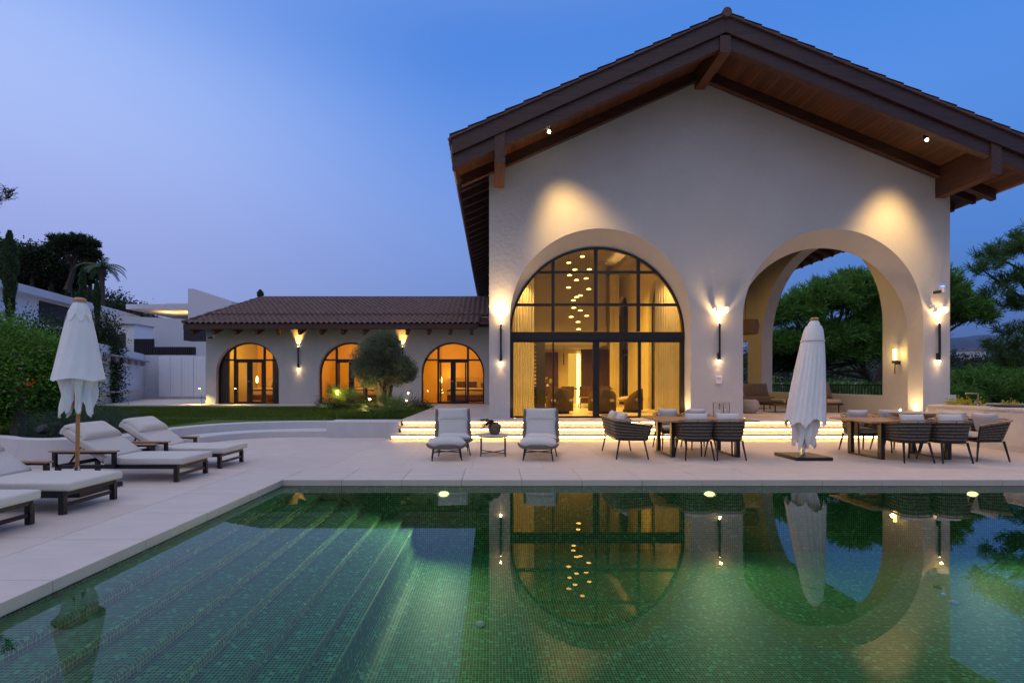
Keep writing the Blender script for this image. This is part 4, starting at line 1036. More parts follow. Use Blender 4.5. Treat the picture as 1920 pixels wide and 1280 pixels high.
# woven dining chairs ------------------------------------------------
def upath(w, d, n=30, rc=.2):
    """U open at +Y (front), from right arm round the back to left arm"""
    hw, hd = w/2, d/2; pts = []
    seg1 = d-rc; arc = rc*math.pi/2; back = w-2*rc; tot = 2*seg1+2*arc+back
    for i in range(n+1):
        s = tot*i/n
        if s <= seg1: p = (hw, hd-s)
        elif s <= seg1+arc: a = (s-seg1)/rc; p = (hw-rc+rc*math.cos(a), -hd+rc-rc*math.sin(a))
        elif s <= seg1+arc+back: p = (hw-rc-(s-seg1-arc), -hd)
        elif s <= seg1+2*arc+back: a = (s-seg1-arc-back)/rc; p = (-hw+rc-rc*math.sin(a), -hd+rc-rc*math.cos(a))
        else: p = (-hw, -hd+rc+(s-seg1-2*arc-back))
        pts.append(p)
    return pts
def woven_chair(name, label, cat, w, d=.64, loc=(0, 0, 0), rz=0, group=None, pillows=1):
    r = thing(name, label, cat, loc, rz, group)
    zr = lambda y: .64+.10*max(0, min(1, (d/2-y)/d))**.8
    def P(x, y, f): s = .84+.16*f; return (x*s, y*s, .385+f*(zr(y)-.385))
    n = 34 if w < 1 else 52
    U = upath(w, d, n)
    m = MB(); mt = MB(); rows = 17
    for k in range(rows):
        f = (k+.5)/rows*.96
        pts = []
        for i, (x, y) in enumerate(U):
            v = Vector((x, y, 0)); off = .007*(1 if (i+k) % 2 else -1); l = v.length or 1
            q = P(x*(1+off/l), y*(1+off/l), f); pts.append(q)
        (mt if k % 3 == 1 else m).tube(pts, .0105, 5, flat=.6)
    for i in range(0, n+1, 6): m.tube([P(*U[i], 0), P(*U[i], .5), P(*U[i], 1)], .005, 4)
    m.build('weave', 'wicker', r, recalc=False); mt.build('weave', 'wicker_tan', r, recalc=False)
    m = MB()
    for i in range(n):
        a, b = U[i], U[i+1]
        za, zb = zr(a[1]), zr(b[1]); s0, s1 = .955, 1.045
        q = [(a[0]*s0, a[1]*s0, za), (b[0]*s0, b[1]*s0, zb), (b[0]*s1, b[1]*s1, zb), (a[0]*s1, a[1]*s1, za)]
        m.add(q+[(x, y, z+.022) for x, y, z in q], [(3, 2, 1, 0), (4, 5, 6, 7), (0, 1, 5, 4), (2, 3, 7, 6)]+([(0, 4, 7, 3)] if i == 0 else [])+([(1, 2, 6, 5)] if i == n-1 else []))
    m.build('rim', 'teak', r, weld=True)
    m = MB(); hw, hd = w/2*.84, d/2*.84
    m.prism([(x*.84, y*.84) for x, y in upath(w, d, 24)], .345, .385); 
    m.build('seat_frame', 'dark_metal', r, bevel=.004)
    for sx in (-1, 1):
        for sy in (-1, 1):
            m = MB(); m.tube([(sx*(hw-.03), sy*(hd-.05), .36), (sx*(hw+.01), sy*(hd+.02), 0)], [.019, .013], 8); m.build('leg', 'dark_metal', r, smooth=True)
    for sx in (-1, 1):
        m = MB(); m.tube([(sx*w/2*.85, hd, .37), (sx*w/2, d/2, .64)], .014, 6); m.build('arm_post', 'dark_metal', r)
    m = MB(); m.pillow(w*.74, d*.74, .13, T(0, .02, .435), n=12, p=4, pinch=.01); m.build('seat_cushion', 'cushion', r, smooth='all')
    k = pillows
    for i in range(k):
        x = (i-(k-1)/2)*(w*.84/k) if k > 1 else 0
        m = MB(); m.pillow((w*.74)/k*.98 if k > 1 else .42, .38, .14, T(x, -d/2+.155+.02*(i % 2), .675, R(72), 0, R(4*(i % 2)-2)), n=12, p=4); m.build('back_cushion', 'cushion', r, smooth='all')
    return r
gA = 'woven dining chairs around the two outdoor tables'
c0 = woven_chair('woven_chair', 'woven chair on the pool side of the left table, nearer the wicker love seat', 'chair', .60, .60, (3.74, 9.03, 0), 0, gA)
for x, y, rz, lab in ((4.32, 9.03, 0, 'woven chair on the pool side of the left table, at its parasol end'),
                      (3.80, 10.45, 180, 'woven chair on the step side of the left table, nearer the love seat'),
                      (4.42, 10.45, 180, 'woven chair on the step side of the left table, beside the glass lanterns'),
                      (7.50, 8.78, 0, 'woven chair on the pool side of the right table, nearer the parasol'),
                      (8.14, 8.74, 0, 'woven chair on the pool side of the right table, farther from the parasol'),
                      (7.60, 10.00, 180, 'woven chair on the step side of the right table, nearer the parasol'),
                      (8.30, 10.05, 180, 'woven chair on the step side of the right table, behind the big bowl')):
    dup(c0, (x, y, 0), R(rz+(2 if rz else -1)), lab)
woven_chair('love_seat', 'two seat woven love seat at the left end of the left dining table', 'love seat', 1.36, .66, (2.56, 9.50, 0), R(-90), 'woven love seats at the table ends', 2)
woven_chair('love_seat', 'two seat woven love seat with big cushions at the far right beside the counter', 'love seat', 1.36, .66, (8.98, 9.27, 0), R(90), 'woven love seats at the table ends', 2)
def dining_table(x0, x1, y0, y1, lx, ly, label):
    r = thing('dining_table', label, 'table', ((x0+x1)/2, (y0+y1)/2, 0), group='teak topped outdoor dining tables'); cx, cy_ = r.location.x, r.location.y
    m = MB(); n = 9; 
    for i in range(n):
        a = y0+(y1-y0)*i/n; b = y0+(y1-y0)*(i+1)/n; m.box(x0, a+.002, .685, x1, b-.002, .712)
    wpart(m, 'tabletop', 'teak', r, bevel=.003)
    m = MB(); m.box(x0+.2, y0+.25, .655, x1-.2, y0+.3, .684); m.box(x0+.2, y1-.3, .655, x1-.2, y1-.25, .684); wpart(m, 'apron', 'dark_metal', r)
    for x in lx:
        m = MB()
        for y in ly: m.box(x-.035, y-.045, 0, x+.035, y+.045, .684)
        m.box(x-.035, ly[0], 0.001, x+.035, ly[1], .03); m.box(x-.035, ly[0], .64, x+.035, ly[1], .683)
        wpart(m, 'leg', 'dark_metal', r)
    return r
dining_table(3.10, 4.93, 8.95, 10.2, (3.42, 4.66), (9.25, 10.03), 'teak dining table with square dark loop legs carrying the glass lanterns')
dining_table(6.88, 8.74, 8.80, 9.92, (7.19, 8.42), (8.97, 9.73), 'teak dining table with dark loop legs carrying the wide shallow bowl')
def hurricane(x, y, label, s=1):
    r = thing('candle_lantern', label, 'candle lantern', (x, y, .713), group='glass candle lanterns on the left table')
    m = MB(); m.lathe([(.10*s, 0), (.105*s, .30*s), (.098*s, .30*s), (.094*s, .01), (.001, .01)], n=24); m.build('glass', 'clear_glass', r, smooth=True)
    m = MB(); m.lathe([(.10*s, .295*s), (.108*s, .298*s), (.108*s, .306*s), (.10*s, .308*s)], n=24); m.build('rim', 'glass_rim', r, smooth=True)
    m = MB(); m.cyl((0, 0, .011), .042*s, .15*s, 18); m.build('candle', 'white_paint', r, smooth=True)
M['glass_rim'] = mat('glass_rim', (.7, .62, .5), .15, spec=1)
hurricane(PX(1347, 9.8), 9.8, 'tall glass candle lantern standing in front on the left dining table')
hurricane(PX(1357, 10.1), 10.08, 'tall glass candle lantern standing behind its twin on the left dining table')
r = thing('bowl', 'wide shallow stone bowl on the right dining table', 'bowl', (8.17, 9.42, .713))
m = MB(); m.lathe([(.001, .0), (.14, .0), (.28, .045), (.39, .115), (.40, .128), (.38, .125), (.26, .06), (.12, .02), (.001, .018)], n=40); m.build('vessel', 'bowl', r, smooth=True)
# lounge chairs and footstools ---------------------------------------
def lounge_chair(x, y, rz, label):
    r = thing('lounge_chair', label, 'lounge chair', (x, y, 0), rz, 'grey lounge chairs by the pool')
    # shell: curved seat and back, extruded across width (front is -Y)
    prof = [(-.30, .30), (-.22, .265), (0, .25), (.18, .27), (.27, .33), (.33, .48), (.39, .68), (.44, .87)]
    prof = smooth_curve(prof, 4); m = MB(); n = len(prof); wv = 13
    def wid(t): return .35+.02*math.sin(math.pi*t)
    for s_ in (0, 1):
        for i, (yy, zz) in enumerate(prof):
            t = i/(n-1); j0, j1 = prof[max(0, i-1)], prof[min(n-1, i+1)]; dy_, dz_ = j1[0]-j0[0], j1[1]-j0[1]; l = math.hypot(dy_, dz_)
            for k in range(wv):
                u = -1+2*k/(wv-1); lip = .055*abs(u)**5; o = lip-(.03 if s_ else 0)
                m.v.append((u*wid(t), yy-dz_/l*o, zz+dy_/l*o))
    def q(s_, i, k): return s_*n*wv+i*wv+k
    for i in range(n-1):
        for k in range(wv-1):
            m.f += [(q(0, i, k), q(0, i, k+1), q(0, i+1, k+1), q(0, i+1, k)), (q(1, i, k), q(1, i+1, k), q(1, i+1, k+1), q(1, i, k+1))]
        for k in (0, wv-1): m.f.append((q(0, i, k), q(0, i+1, k), q(1, i+1, k), q(1, i, k)))
    for i in (0, n-1):
        for k in range(wv-1): m.f.append((q(0, i, k), q(0, i, k+1), q(1, i, k+1), q(1, i, k)))
    m.build('shell', 'wicker_grey', r, smooth='all')
    m = MB(); m.pillow(.62, .60, .13, T(0, -.03, .355, R(-2)), n=14, p=6); m.build('seat_cushion', 'cushion', r, smooth='all')
    m = MB(); m.pillow(.62, .40, .12, T(0, .27, .53, R(74)), n=14, p=6); m.build('back_cushion', 'cushion', r, smooth='all')
    m = MB(); m.pillow(.63, .27, .14, T(0, .325, .77, R(76)), n=14, p=5); m.build('head_cushion', 'cushion', r, smooth='all')
    for sx in (-1, 1):
        for y0_, y1_ in ((-.18, -.24), (.22, .34)):
            m = MB(); m.tube([(sx*.26, y0_, .26), (sx*.31, y1_, 0)], [.016, .011], 8); m.build('leg', 'dark_metal', r, smooth=True)
    m = MB(); m.beam((-.28, -.2, .17), (.28, .26, .17), .02, .02); m.beam((.28, -.2, .17), (-.28, .26, .171), .02, .02); m.build('cross_brace', 'dark_metal', r)
    return r
def footstool(x, y, rz, label):
    r = thing('footstool', label, 'footstool', (x, y, 0), rz, 'grey footstools in front of the lounge chairs')
    m = MB(); m.lathe([(.001, .205), (.30, .205), (.36, .24), (.385, .29), (.375, .30), (.35, .26), (.29, .235), (.001, .235)], n=36, sy=.62); m.build('shell', 'wicker_grey', r, smooth=True)
    m = MB(); m.pillow(.68, .46, .19, T(0, 0, .325), n=16, p=3.2, pinch=.03); m.build('cushion', 'cushion', r, smooth='all')
    for sx in (-1, 1):
        for sy in (-1, 1):
            m = MB(); m.tube([(sx*.24, sy*.13, .215), (sx*.27, sy*.17, 0)], [.015, .011], 8); m.build('leg', 'dark_metal', r, smooth=True)
    m = MB(); m.beam((-.25, -.14, .15), (.25, .14, .15), .018, .018); m.beam((.25, -.14, .15), (-.25, .14, .151), .018, .018); m.build('cross_brace', 'dark_metal', r)
    return r
lounge_chair(-.79, 9.60, R(8), 'grey cushioned lounge chair left of the round side table')
footstool(-.87, 8.95, R(8), 'grey oval footstool in front of the left lounge chair')
lounge_chair(.93, 9.55, R(-6), 'grey cushioned lounge chair right of the round side table')
footstool(.82, 8.92, R(-6), 'grey oval footstool in front of the right lounge chair')
r = thing('side_table', 'round marble topped side table with thin black legs between the lounge chairs', 'side table', (-.01, 9.52, 0))
m = MB(); m.lathe([(.001, .385), (.32, .385), (.33, .395), (.325, .405), (.001, .405)], n=40); m.build('tabletop', 'marble', r, smooth=True)
for sx in (-1, 1):
    for sy in (-1, 1):
        m = MB(); m.cyl((sx*.235, sy*.235-.0, 0), .012, .385, 8); m.build('leg', 'dark_metal', r)
m = MB(); m.beam((-.235, -.235, .06), (.235, .235, .06), .018, .018); m.beam((.235, -.235, .06), (-.235, .235, .061), .018, .018); m.lathe([(.30, .365), (.30, .384)], n=32); m.build('cross_brace', 'dark_metal', r)
r = thing('plant_pot', 'rough brown clay pot with trailing dark branches on the round side table', 'plant pot', (0.02, 9.5, .405))
m = MB(); m.lathe([(.001, 0), (.075, 0), (.115, .07), (.13, .14), (.11, .195), (.075, .215), (.085, .235), (.07, .235), (.06, .20), (.001, .19)], n=28); m.build('pot', 'pot', r, smooth=True)
pts = []; dd = []; st = MB()
for i in range(16):
    a = rng.uniform(1.9, 4.4); q = Vector((0, 0, .2)); d = Vector((math.cos(a)*.8, math.sin(a)*.5, rng.uniform(.2, .9))); path = [q]
    for k in range(7): q = q+d*.037; d = d+Vector((-.06, 0, -.16)); path.append(q); pts += [q]*5; dd += [Vector(rng.normal(size=3))+d for _ in range(5)]
    st.tube(path, .003, 4)
st.build('stem', 'bark', r); npmesh('foliage', leaf_quads(np.array([tuple(p) for p in pts]), np.array([tuple(p) for p in dd]), .045, .014), 4, 'dark_leaf', r)
# outdoor kitchen counter ---------------------------------------------
def counter():
    r = thing('kitchen_counter', 'long white outdoor kitchen counter with flush cabinet doors at the right', 'counter', (11.1, 9, 0))
    xa, xb, ya, yb = 10.70, 11.5, 5.0, 11.95
    m = MB(); m.box(xa+.03, ya, 0, xb, yb, .84); wpart(m, 'body', 'plaster', r)
    m = MB(); m.box(xa, ya, .84, xb, yb+.02, .885); wpart(m, 'worktop', 'stone_white', r, bevel=.004)
    y = 11.7
    for w in (1.15, .95, .95, .95, .95):
        m = MB(); m.box(xa+.012, y-w+.008, .12, xa+.03, y-.008, .80); wpart(m, 'cabinet_door', 'stone_white', r, bevel=.002); y -= w
    m = MB(); m.box(10.7, 11.97, 0, 12.2, 12.6, .60); m.box(11.6, 12.6, 0, 12.5, 13, .75); wpart(m, 'end_block', 'plaster', r)
    b = thing('stub_wall', 'low white wall stub at the right corner of the villa', 'garden wall', (12.4, 13.2, .45)); m = MB(); m.box(12.28, 13.02, .3, 12.46, 14.2, 1.10); wpart(m, 'wall', 'plaster', b, bevel=.006)
    p = thing('planter', 'long low white planter behind the kitchen counter', 'planter', (11.9, 9, 0)); m = MB(); m.box(11.51, 4, 0, 12.6, 11.9, .80); wpart(m, 'trough', 'plaster', p)
    f = thing('faucet', 'slim angled steel tap at the counter sink', 'tap', (11.12, 11.1, .885))
    m = MB(); m.tube([(0, 0, 0), (0, 0, .27), (0, 0.005, .285), (-.02, .01, .29), (-.26, .02, .29), (-.27, .02, .27)], .016, 10); m.build('spout', 'brass', f, smooth=True)
    m = MB(); m.cyl((0, 0, 0), .03, .05, 12); m.box(-.09, -.01, .09, -.03, .01, .14); m.build('base', 'steel', f)
    d = thing('serving_dish', 'large pale oval dish lying on the outdoor counter', 'dish', (PX(1873, 10.9), 10.7, .886))
    m = MB(); m.lathe([(.001, 0), (.20, 0), (.34, .05), (.37, .07), (.33, .055), (.2, .02), (.001, .015)], n=36); m.build('vessel', 'bowl', d, smooth=True)
counter()
# porch: sofa, bench with throw, stone stool, railing ------------------
def porch():
    z = .45
    r = thing('outdoor_sofa', 'brown cushioned corner sofa on the covered terrace', 'sofa', (9.6, 18.6, z))
    m = MB(); m.box(-1.8, -.5, .16, .9, .5, .24); m.build('frame', 'dark_wood', r)
    m = MB(); m.box(-1.8, -.5, .24, .95, .5, .46); m.build('seat_cushion', 'sofa_brown', r, bevel=.05, seg=3, smooth=True)
    for x in (-1.0, .2, .95):
        m = MB(); m.pillow(1.05 if x < .9 else .9, .62, .24, T(x-.2, .42, .66, R(70))); m.build('back_cushion', 'sofa_brown', r, smooth='all')
    m = MB(); m.pillow(.55, .5, .2, T(-.2, .12, .66, R(55), 0, R(15))); m.build('scatter_cushion', 'throw_tan', r, smooth='all')
    for x in (-1.7, .8):
        for y in (-.4, .4): m = MB(); m.cyl((x, y, 0), .02, .17, 8); m.build('leg', 'black', r)
    r = thing('daybed', 'low dark framed daybed with striped throw on the covered terrace', 'daybed', (10.3, 16.3, z))
    m = MB(); m.box(-1.1, -.4, .24, 1.2, .4, .30); m.build('frame', 'dark_wood', r)
    m = MB(); m.box(-.75, -.4, .30, .35, .4, .44); m.build('striped_throw', 'stripe', r, bevel=.05, seg=3, smooth=True)
    m = MB(); m.box(.35, -.38, .30, 1.15, .38, .43); m.build('mattress', 'throw_tan', r, bevel=.04, seg=3, smooth=True)
    m = MB(); m.pillow(.75, .62, .22, T(.95, .38, .72, R(68))); m.build('back_cushion', 'sofa_brown', r, smooth='all')
    m = MB(); m.lathe([(.001, 0), (.12, .0), (.13, .0), (.13, .6), (.001, .6)], n=20); o = m.build('rolled_blanket', 'stripe', r, smooth=True); o.rotation_euler = (0, R(90), R(20)); o.location = (.2, -.1, .56)
    m = MB(); m.box(.60, -.41, .25, .66, -.40, .5); m.build('red_tassel', 'red_cloth', r)
    for x in (-1.0, 1.1):
        for y in (-.33, .33): m = MB(); m.cyl((x, y, 0), .018, .25, 8); m.build('leg', 'black', r)
    s_ = thing('stone_stool', 'dark rounded stone stool beside the middle pier of the villa', 'stool', (PX(1402, 15.6), 15.6, z))
    m = MB(); m.lathe([(.001, 0), (.2, 0), (.31, .12), (.34, .26), (.30, .40), (.22, .44), (.001, .44)], n=28); m.build('body', 'concrete', s_, smooth=True)
    l = thing('hanging_lantern', 'large woven drum shade hanging inside the covered terrace', 'lamp shade', (PX(1398, 19), 19, PZ(613, 19)))
    m = MB(); m.lathe([(.001, -.28), (.42, -.28), (.48, 0), (.44, .26), (.001, .27)], n=28); m.build('shade', 'sofa_brown', l, smooth=True); m = MB(); m.tube([(0, 0, .26), (0, 0, 4.0)], .01, 5); m.build('cord', 'black', l)
    g = thing('railing', 'black metal balustrade of thin upright bars beyond the covered terrace', 'railing', (13.1, 22, z))
    m = MB(); m.box(13.08, 14, 1.33, 13.12, 34, 1.37); m.box(13.08, 14, .62, 13.12, 34, .65); wpart(m, 'rail', 'black', g)
    m = MB(); y = 14.0
    while y < 34: m.box(13.09, y, .65, 13.11, y+.03, 1.33); y += .145
    o = wpart(m, 'bars', 'black', g); o['kind'] = 'stuff'
    p = thing('side_planter', 'low white planter box outside the side arch of the villa', 'planter', (12.8, 22, z)); m = MB(); m.box(12.30, 14.3, .3, 12.9, 33, .95); wpart(m, 'trough', 'plaster', p)
    # porch ceiling and its warm downlights
    m = MB(); m.add([(6.05, 13.48, 7.0), (11.8, 13.48, 7.0), (11.8, 31.7, 7.0), (6.05, 31.7, 7.0)], [(0, 1, 2, 3)]); wpart(m, 'porch_ceiling', 'soffit', villa, recalc=False)
    for y, pw in ((14.6, 300), (19.5, 220), (24.5, 220)): spot('porch_downlight', (8.4, y, 6.9), (10.4, y+.4, 0), pw, 130, 1, (1, .58, .16), .06, villa)
M['navy'] = mat('navy', (.012, .014, .022), .6)
M['red_cloth'] = mat('red_cloth', (.45, .02, .02), .9)
porch()
# ================================================================== VEGETATION
def foliage(root, blobs, n, ln, wd, m, shell=.45, clump=26, spread=.16, up=.0, name='crown', rnd=.9):
    pts, out, cen, cd_ = blob_points(blobs, n, shell, clump, spread)
    d = out+rng.normal(size=pts.shape)*rnd; d[:, 2] += up
    o = npmesh(name, leaf_quads(pts-np.array(root.location), d, rng.uniform(ln*.7, ln*1.3, len(pts)), wd), 4, m, root)
    return cen
def pine_foliage(root, blobs, ntuft, r, m='pine_leaf', name='crown', per=26, w=.03, shell=.6):
    w_ = np.array([b[3]*b[4]*b[5] for b in blobs])**.7; w_ /= w_.sum(); B = np.array(blobs)[rng.choice(len(blobs), ntuft, p=w_)]
    d = unit(rng.normal(size=(ntuft, 3))); d[:, 2] = np.abs(d[:, 2])*1.0-.25*(rng.random(ntuft) < .4)
    cen = B[:, :3]+d*(shell+(1-shell)*rng.random(ntuft)**.5)[:, None]*B[:, 3:6]
    k = np.repeat(np.arange(ntuft), per); ax = unit(d+np.array([0, 0, .9])+rng.normal(size=d.shape)*.35)[k]
    t = rng.random(len(k))[:, None]
    base = cen[k]+ax*(t-.5)*r*1.6; nd = unit(ax*.9+rng.normal(size=ax.shape)*.75)
    npmesh(name, blades(base-np.array(root.location), nd, r*rng.uniform(.6, 1.1, len(k)), w, .5), 4, m, root)
    return cen
def add_tree(name, label, cat, base, top, r, blobs, n, ln, wd, m, pine=False, limbs=8, group=None, **kw):
    root = thing(name, label, cat, base, group=group)
    cen = pine_foliage(root, blobs, n, ln, m, w=wd, **kw) if pine else foliage(root, blobs, n, ln, wd, m, **kw)
    mb = MB(); idx = rng.choice(len(cen), min(limbs, len(cen)), replace=False)
    tree_trunk(mb, (0, 0, -.3), Vector(top)-Vector(base), r, [(int(rng.integers(3, 6)), Vector(cen[i])-Vector(base), r*.42) for i in idx])
    mb.build('trunk', 'bark', root, smooth=True); return root
# olive on the planted mound
def olive():
    b = (-3.72, 16.3, .38); X = lambda px: PX(px, 16.3); Z = lambda py: PZ(py, 16.3)
    blobs = [(X(706), 16.3, Z(672), .72, .7, .72), (X(722), 16.2, Z(650), .55, .6, .48), (X(748), 16.4, Z(692), .55, .55, .50), (X(692), 16.2, Z(700), .5, .5, .45), (X(764), 16.3, Z(700), .27, .4, .35), (X(715), 16.5, Z(705), .62, .5, .4)]
    root = thing('olive_tree', 'rounded grey green olive tree with thick gnarled trunk before the low wing', 'olive tree', b)
    cen = foliage(root, blobs, 70000, .062, .019, 'olive_leaf', shell=.35, clump=120, spread=.13, up=.4)
    mb = MB(); pts = []
    for k, (dx_, dz_, rr_) in enumerate(((0, 1.1, .2), (.16, 1.0, .14), (-.1, 1.0, .13))):
        mb.tube([(dx_*.6, 0, -.1), (dx_*1.2+.05*math.sin(k), .03, .3), (dx_*1.0, 0, .65), (dx_*2.2-.1, .05*k, dz_)], [rr_*1.6, rr_*1.1, rr_*.9, rr_*.6], 9)
    for i in rng.choice(len(cen), 14, replace=False):
        e = Vector(cen[i])-Vector(b); mb.tube([(0, 0, .7), e*.5+Vector((0, 0, .35)), e], [.07, .04, .012], 5)
    for k in range(7): a = k*.9; mb.tube([(0, 0, .2), (math.cos(a)*.25, math.sin(a)*.25, .02), (math.cos(a)*.42, math.sin(a)*.4, -.1)], [.12, .09, .03], 6)
    mb.build('trunk', 'bark', root, smooth=True)
olive()
def fan_palm(x, y, z, h, label, n=14, size=.55, seed=1):
    rn = random.Random(seed); root = thing('fan_palm', label, 'palm', (x, y, z)); V = []; st = MB()
    for i in range(n):
        az = 2*math.pi*i/n+rn.uniform(-.2, .2); el_ = rn.uniform(.25, 1.35); d = Vector((math.cos(az)*math.cos(el_), math.sin(az)*math.cos(el_), math.sin(el_)))
        stem = rn.uniform(.5, 1)*h; p = d*stem; st.tube([(0, 0, 0), p*.5+Vector((0, 0, .04)), p], [.012, .009, .006], 4)
        side = d.cross(Vector((0, 0, 1))).normalized(); s = size*rn.uniform(.75, 1.1)
        for k in range(17):
            a = (k-8)/8*1.25; q = d*math.cos(a)+side*math.sin(a); nrm = q.cross(d if abs(a) > .05 else side).normalized() if abs(a) > .05 else side
            w = .016; perp = (side*math.cos(a)-d*math.sin(a)).normalized()*w; tipd = Vector((0, 0, -.10*s))
            V += [p-perp*.3, p+q*s*.5+perp, p+q*s+tipd, p+q*s*.5-perp]
    st.build('stem', 'palm_leaf', root); npmesh('leaves', np.array([tuple(v) for v in V]), 4, 'palm_leaf', root); return root
fan_palm(PX(640, 17.2), 17.2, .42, .75, 'spiky fan palm lit from below beside the second wing window', 15, .62, 2)
fan_palm(PX(728, 14.6), 14.6, .38, .48, 'green fan palm in front of the olive trunk', 13, .62, 5)
fan_palm(PX(700, 15.4), 15.4, .38, .30, 'small fan palm at the left foot of the olive tree', 9, .40, 8)
def shrub(px, y, z, rx, rz, m, label, n=1800, ln=.06, wd=.02, name='shrub', cat='shrub', group=None, ry=None, up=.6):
    root = thing(name, label, cat, (PX(px, y), y, z), group=group); x = root.location.x
    foliage(root, [(x, y, z+rz*.45, rx, ry or rx*.8, rz*.75)], n, ln, wd, m, shell=.2, clump=18, spread=.22, up=up, name='foliage')
    mb = MB(); 
    for k in range(4): mb.tube([(0, 0, -.05), (rx*.4*math.cos(k*1.6), rx*.3*math.sin(k*1.6), rz*.6)], [.012, .005], 4)
    mb.build('stem', 'bark', root); return root
gs = 'low shrubs around the olive tree'
for px, y, rx, rz, m, lab in ((612, 19.0, .45, .45, 'sage_leaf', 'grey green shrub in front of the second wing window, left end of the bed'),
        (655, 17.6, .5, .42, 'sage_leaf', 'low shrub under the lit fan palm'), (683, 16.4, .5, .34, 'grass_blade', 'bright green low shrub left of the olive trunk'),
        (758, 16.6, .45, .42, 'sage_leaf', 'dark low shrub right of the olive trunk'), (783, 17.8, .5, .4, 'dark_leaf', 'dark rounded shrub at the right tip of the planted bed'),
        (740, 15.6, .3, .3, 'palm_leaf', 'pale leafy shrub at the right foot of the olive tree'), (634, 16.6, .42, .3, 'dark_leaf', 'dark low shrub at the front left of the planted bed')):
    shrub(px, y, .38, rx, rz, m, lab, group=gs)
# ornamental grass on the mound
n = 26000; y = 13.5+rng.random(n)*6.5; x0 = -6.2+(y-13.5)*-.0; x = rng.uniform(-1, 0, n)
x = -2.55+x*np.clip(1.6+(y-13.4)*.55, 1.2, 4.2)+rng.normal(size=n)*.08
x = np.minimum(x, -2.48)
c = np.stack([x, y, np.full(n, .37)], 1); d = rng.normal(size=c.shape)*.55; d[:, 2] = 1
o = npmesh('ornamental_grass', blades(c, d, rng.uniform(.10, .26, n), .012), 4, 'grass_blade'); tag(o, 'longer tufted green grass carpeting the bed around the olive tree', 'grass', kind='stuff')
o = MB()
def spike(px, py_, y, z, label, power=14, target=None):
    r = thing('garden_spotlight', label, 'garden light', (PX(px, y), y, z), group='small garden spotlights')
    zz = PZ(py_, y)-z
    m = MB(); m.cyl((0, 0, -.05), .012, zz, 8); m.build('spike', 'black', r)
    m = MB(); m.sphere((0, 0, zz), .035, 8); m.build('bulb', 'lamp_hot', r)
    point('glow', (PX(px, y), y-.05, z+zz+.05), power, (1, .72, .20), .04, r)
spike(632, 738, 16.9, .40, 'bright garden spotlight glowing under the lit fan palm', 42)
spike(693, 748, 15.9, .40, 'garden spotlight glowing behind the fan palm fronds', 26)
spike(762, 751, 16.9, .40, 'small garden spotlight at the right foot of the olive', 5)
def gooseneck():
    y = 17.2; r = thing('path_lamp', 'thin gooseneck path lamp right of the olive tree', 'garden light', (PX(773.5, y), y, .40)); h = PZ(731, y)-.4
    m = MB(); m.tube([(0, 0, -.05), (0, 0, h*.85), (-.02, 0, h*.97), (-.07, 0, h), (-.12, 0, h*.96), (-.15, 0, h*.9)], .009, 6); m.build('stem', 'black', r)
    m = MB(); m.cyl((-.15, 0, h*.84), .02, .05, 8); m.sphere((-.155, -.005, h*.83), .018, 6); m.build('head', 'lamp_glow', r)
    point('glow', (PX(773.5, y)-.16, y, .4+h*.76), 2.5, WARM, .02, r)
gooseneck()
r = thing('garden_rock', 'small dark rock at the front of the planted bed', 'rock', (PX(676, 14.4), 14.4, .38)); m = MB(); m.sphere((0, 0, .03), .10, 5, .7); m.build('rock', 'concrete', r)
# lamp washing the lawn near the wing corner
for i, (px, y) in enumerate(((445, 21.6), (378, 22.3))):
    r = thing('path_lamp', ['thin stake lamp lighting the lawn before the leftmost wing window', 'low lamp lighting the paving at the left corner of the wing'][i], 'garden light', (PX(px, y), y, .40))
    m = MB(); m.tube([(0, 0, -.02), (0, 0, .75), (-.08, -.02, .8)], .009, 6); m.build('stem', 'black', r)
    m = MB(); m.cyl((-.08, -.02, .76), .03, .03, 8); m.build('head', 'lamp_glow', r)
    spot('glow', (PX(px, y)-.08, y-.02, 1.14), (PX(px, y)-.1, y-.15, 0), 130, 135, 1, (1, .75, .2), .02, r)
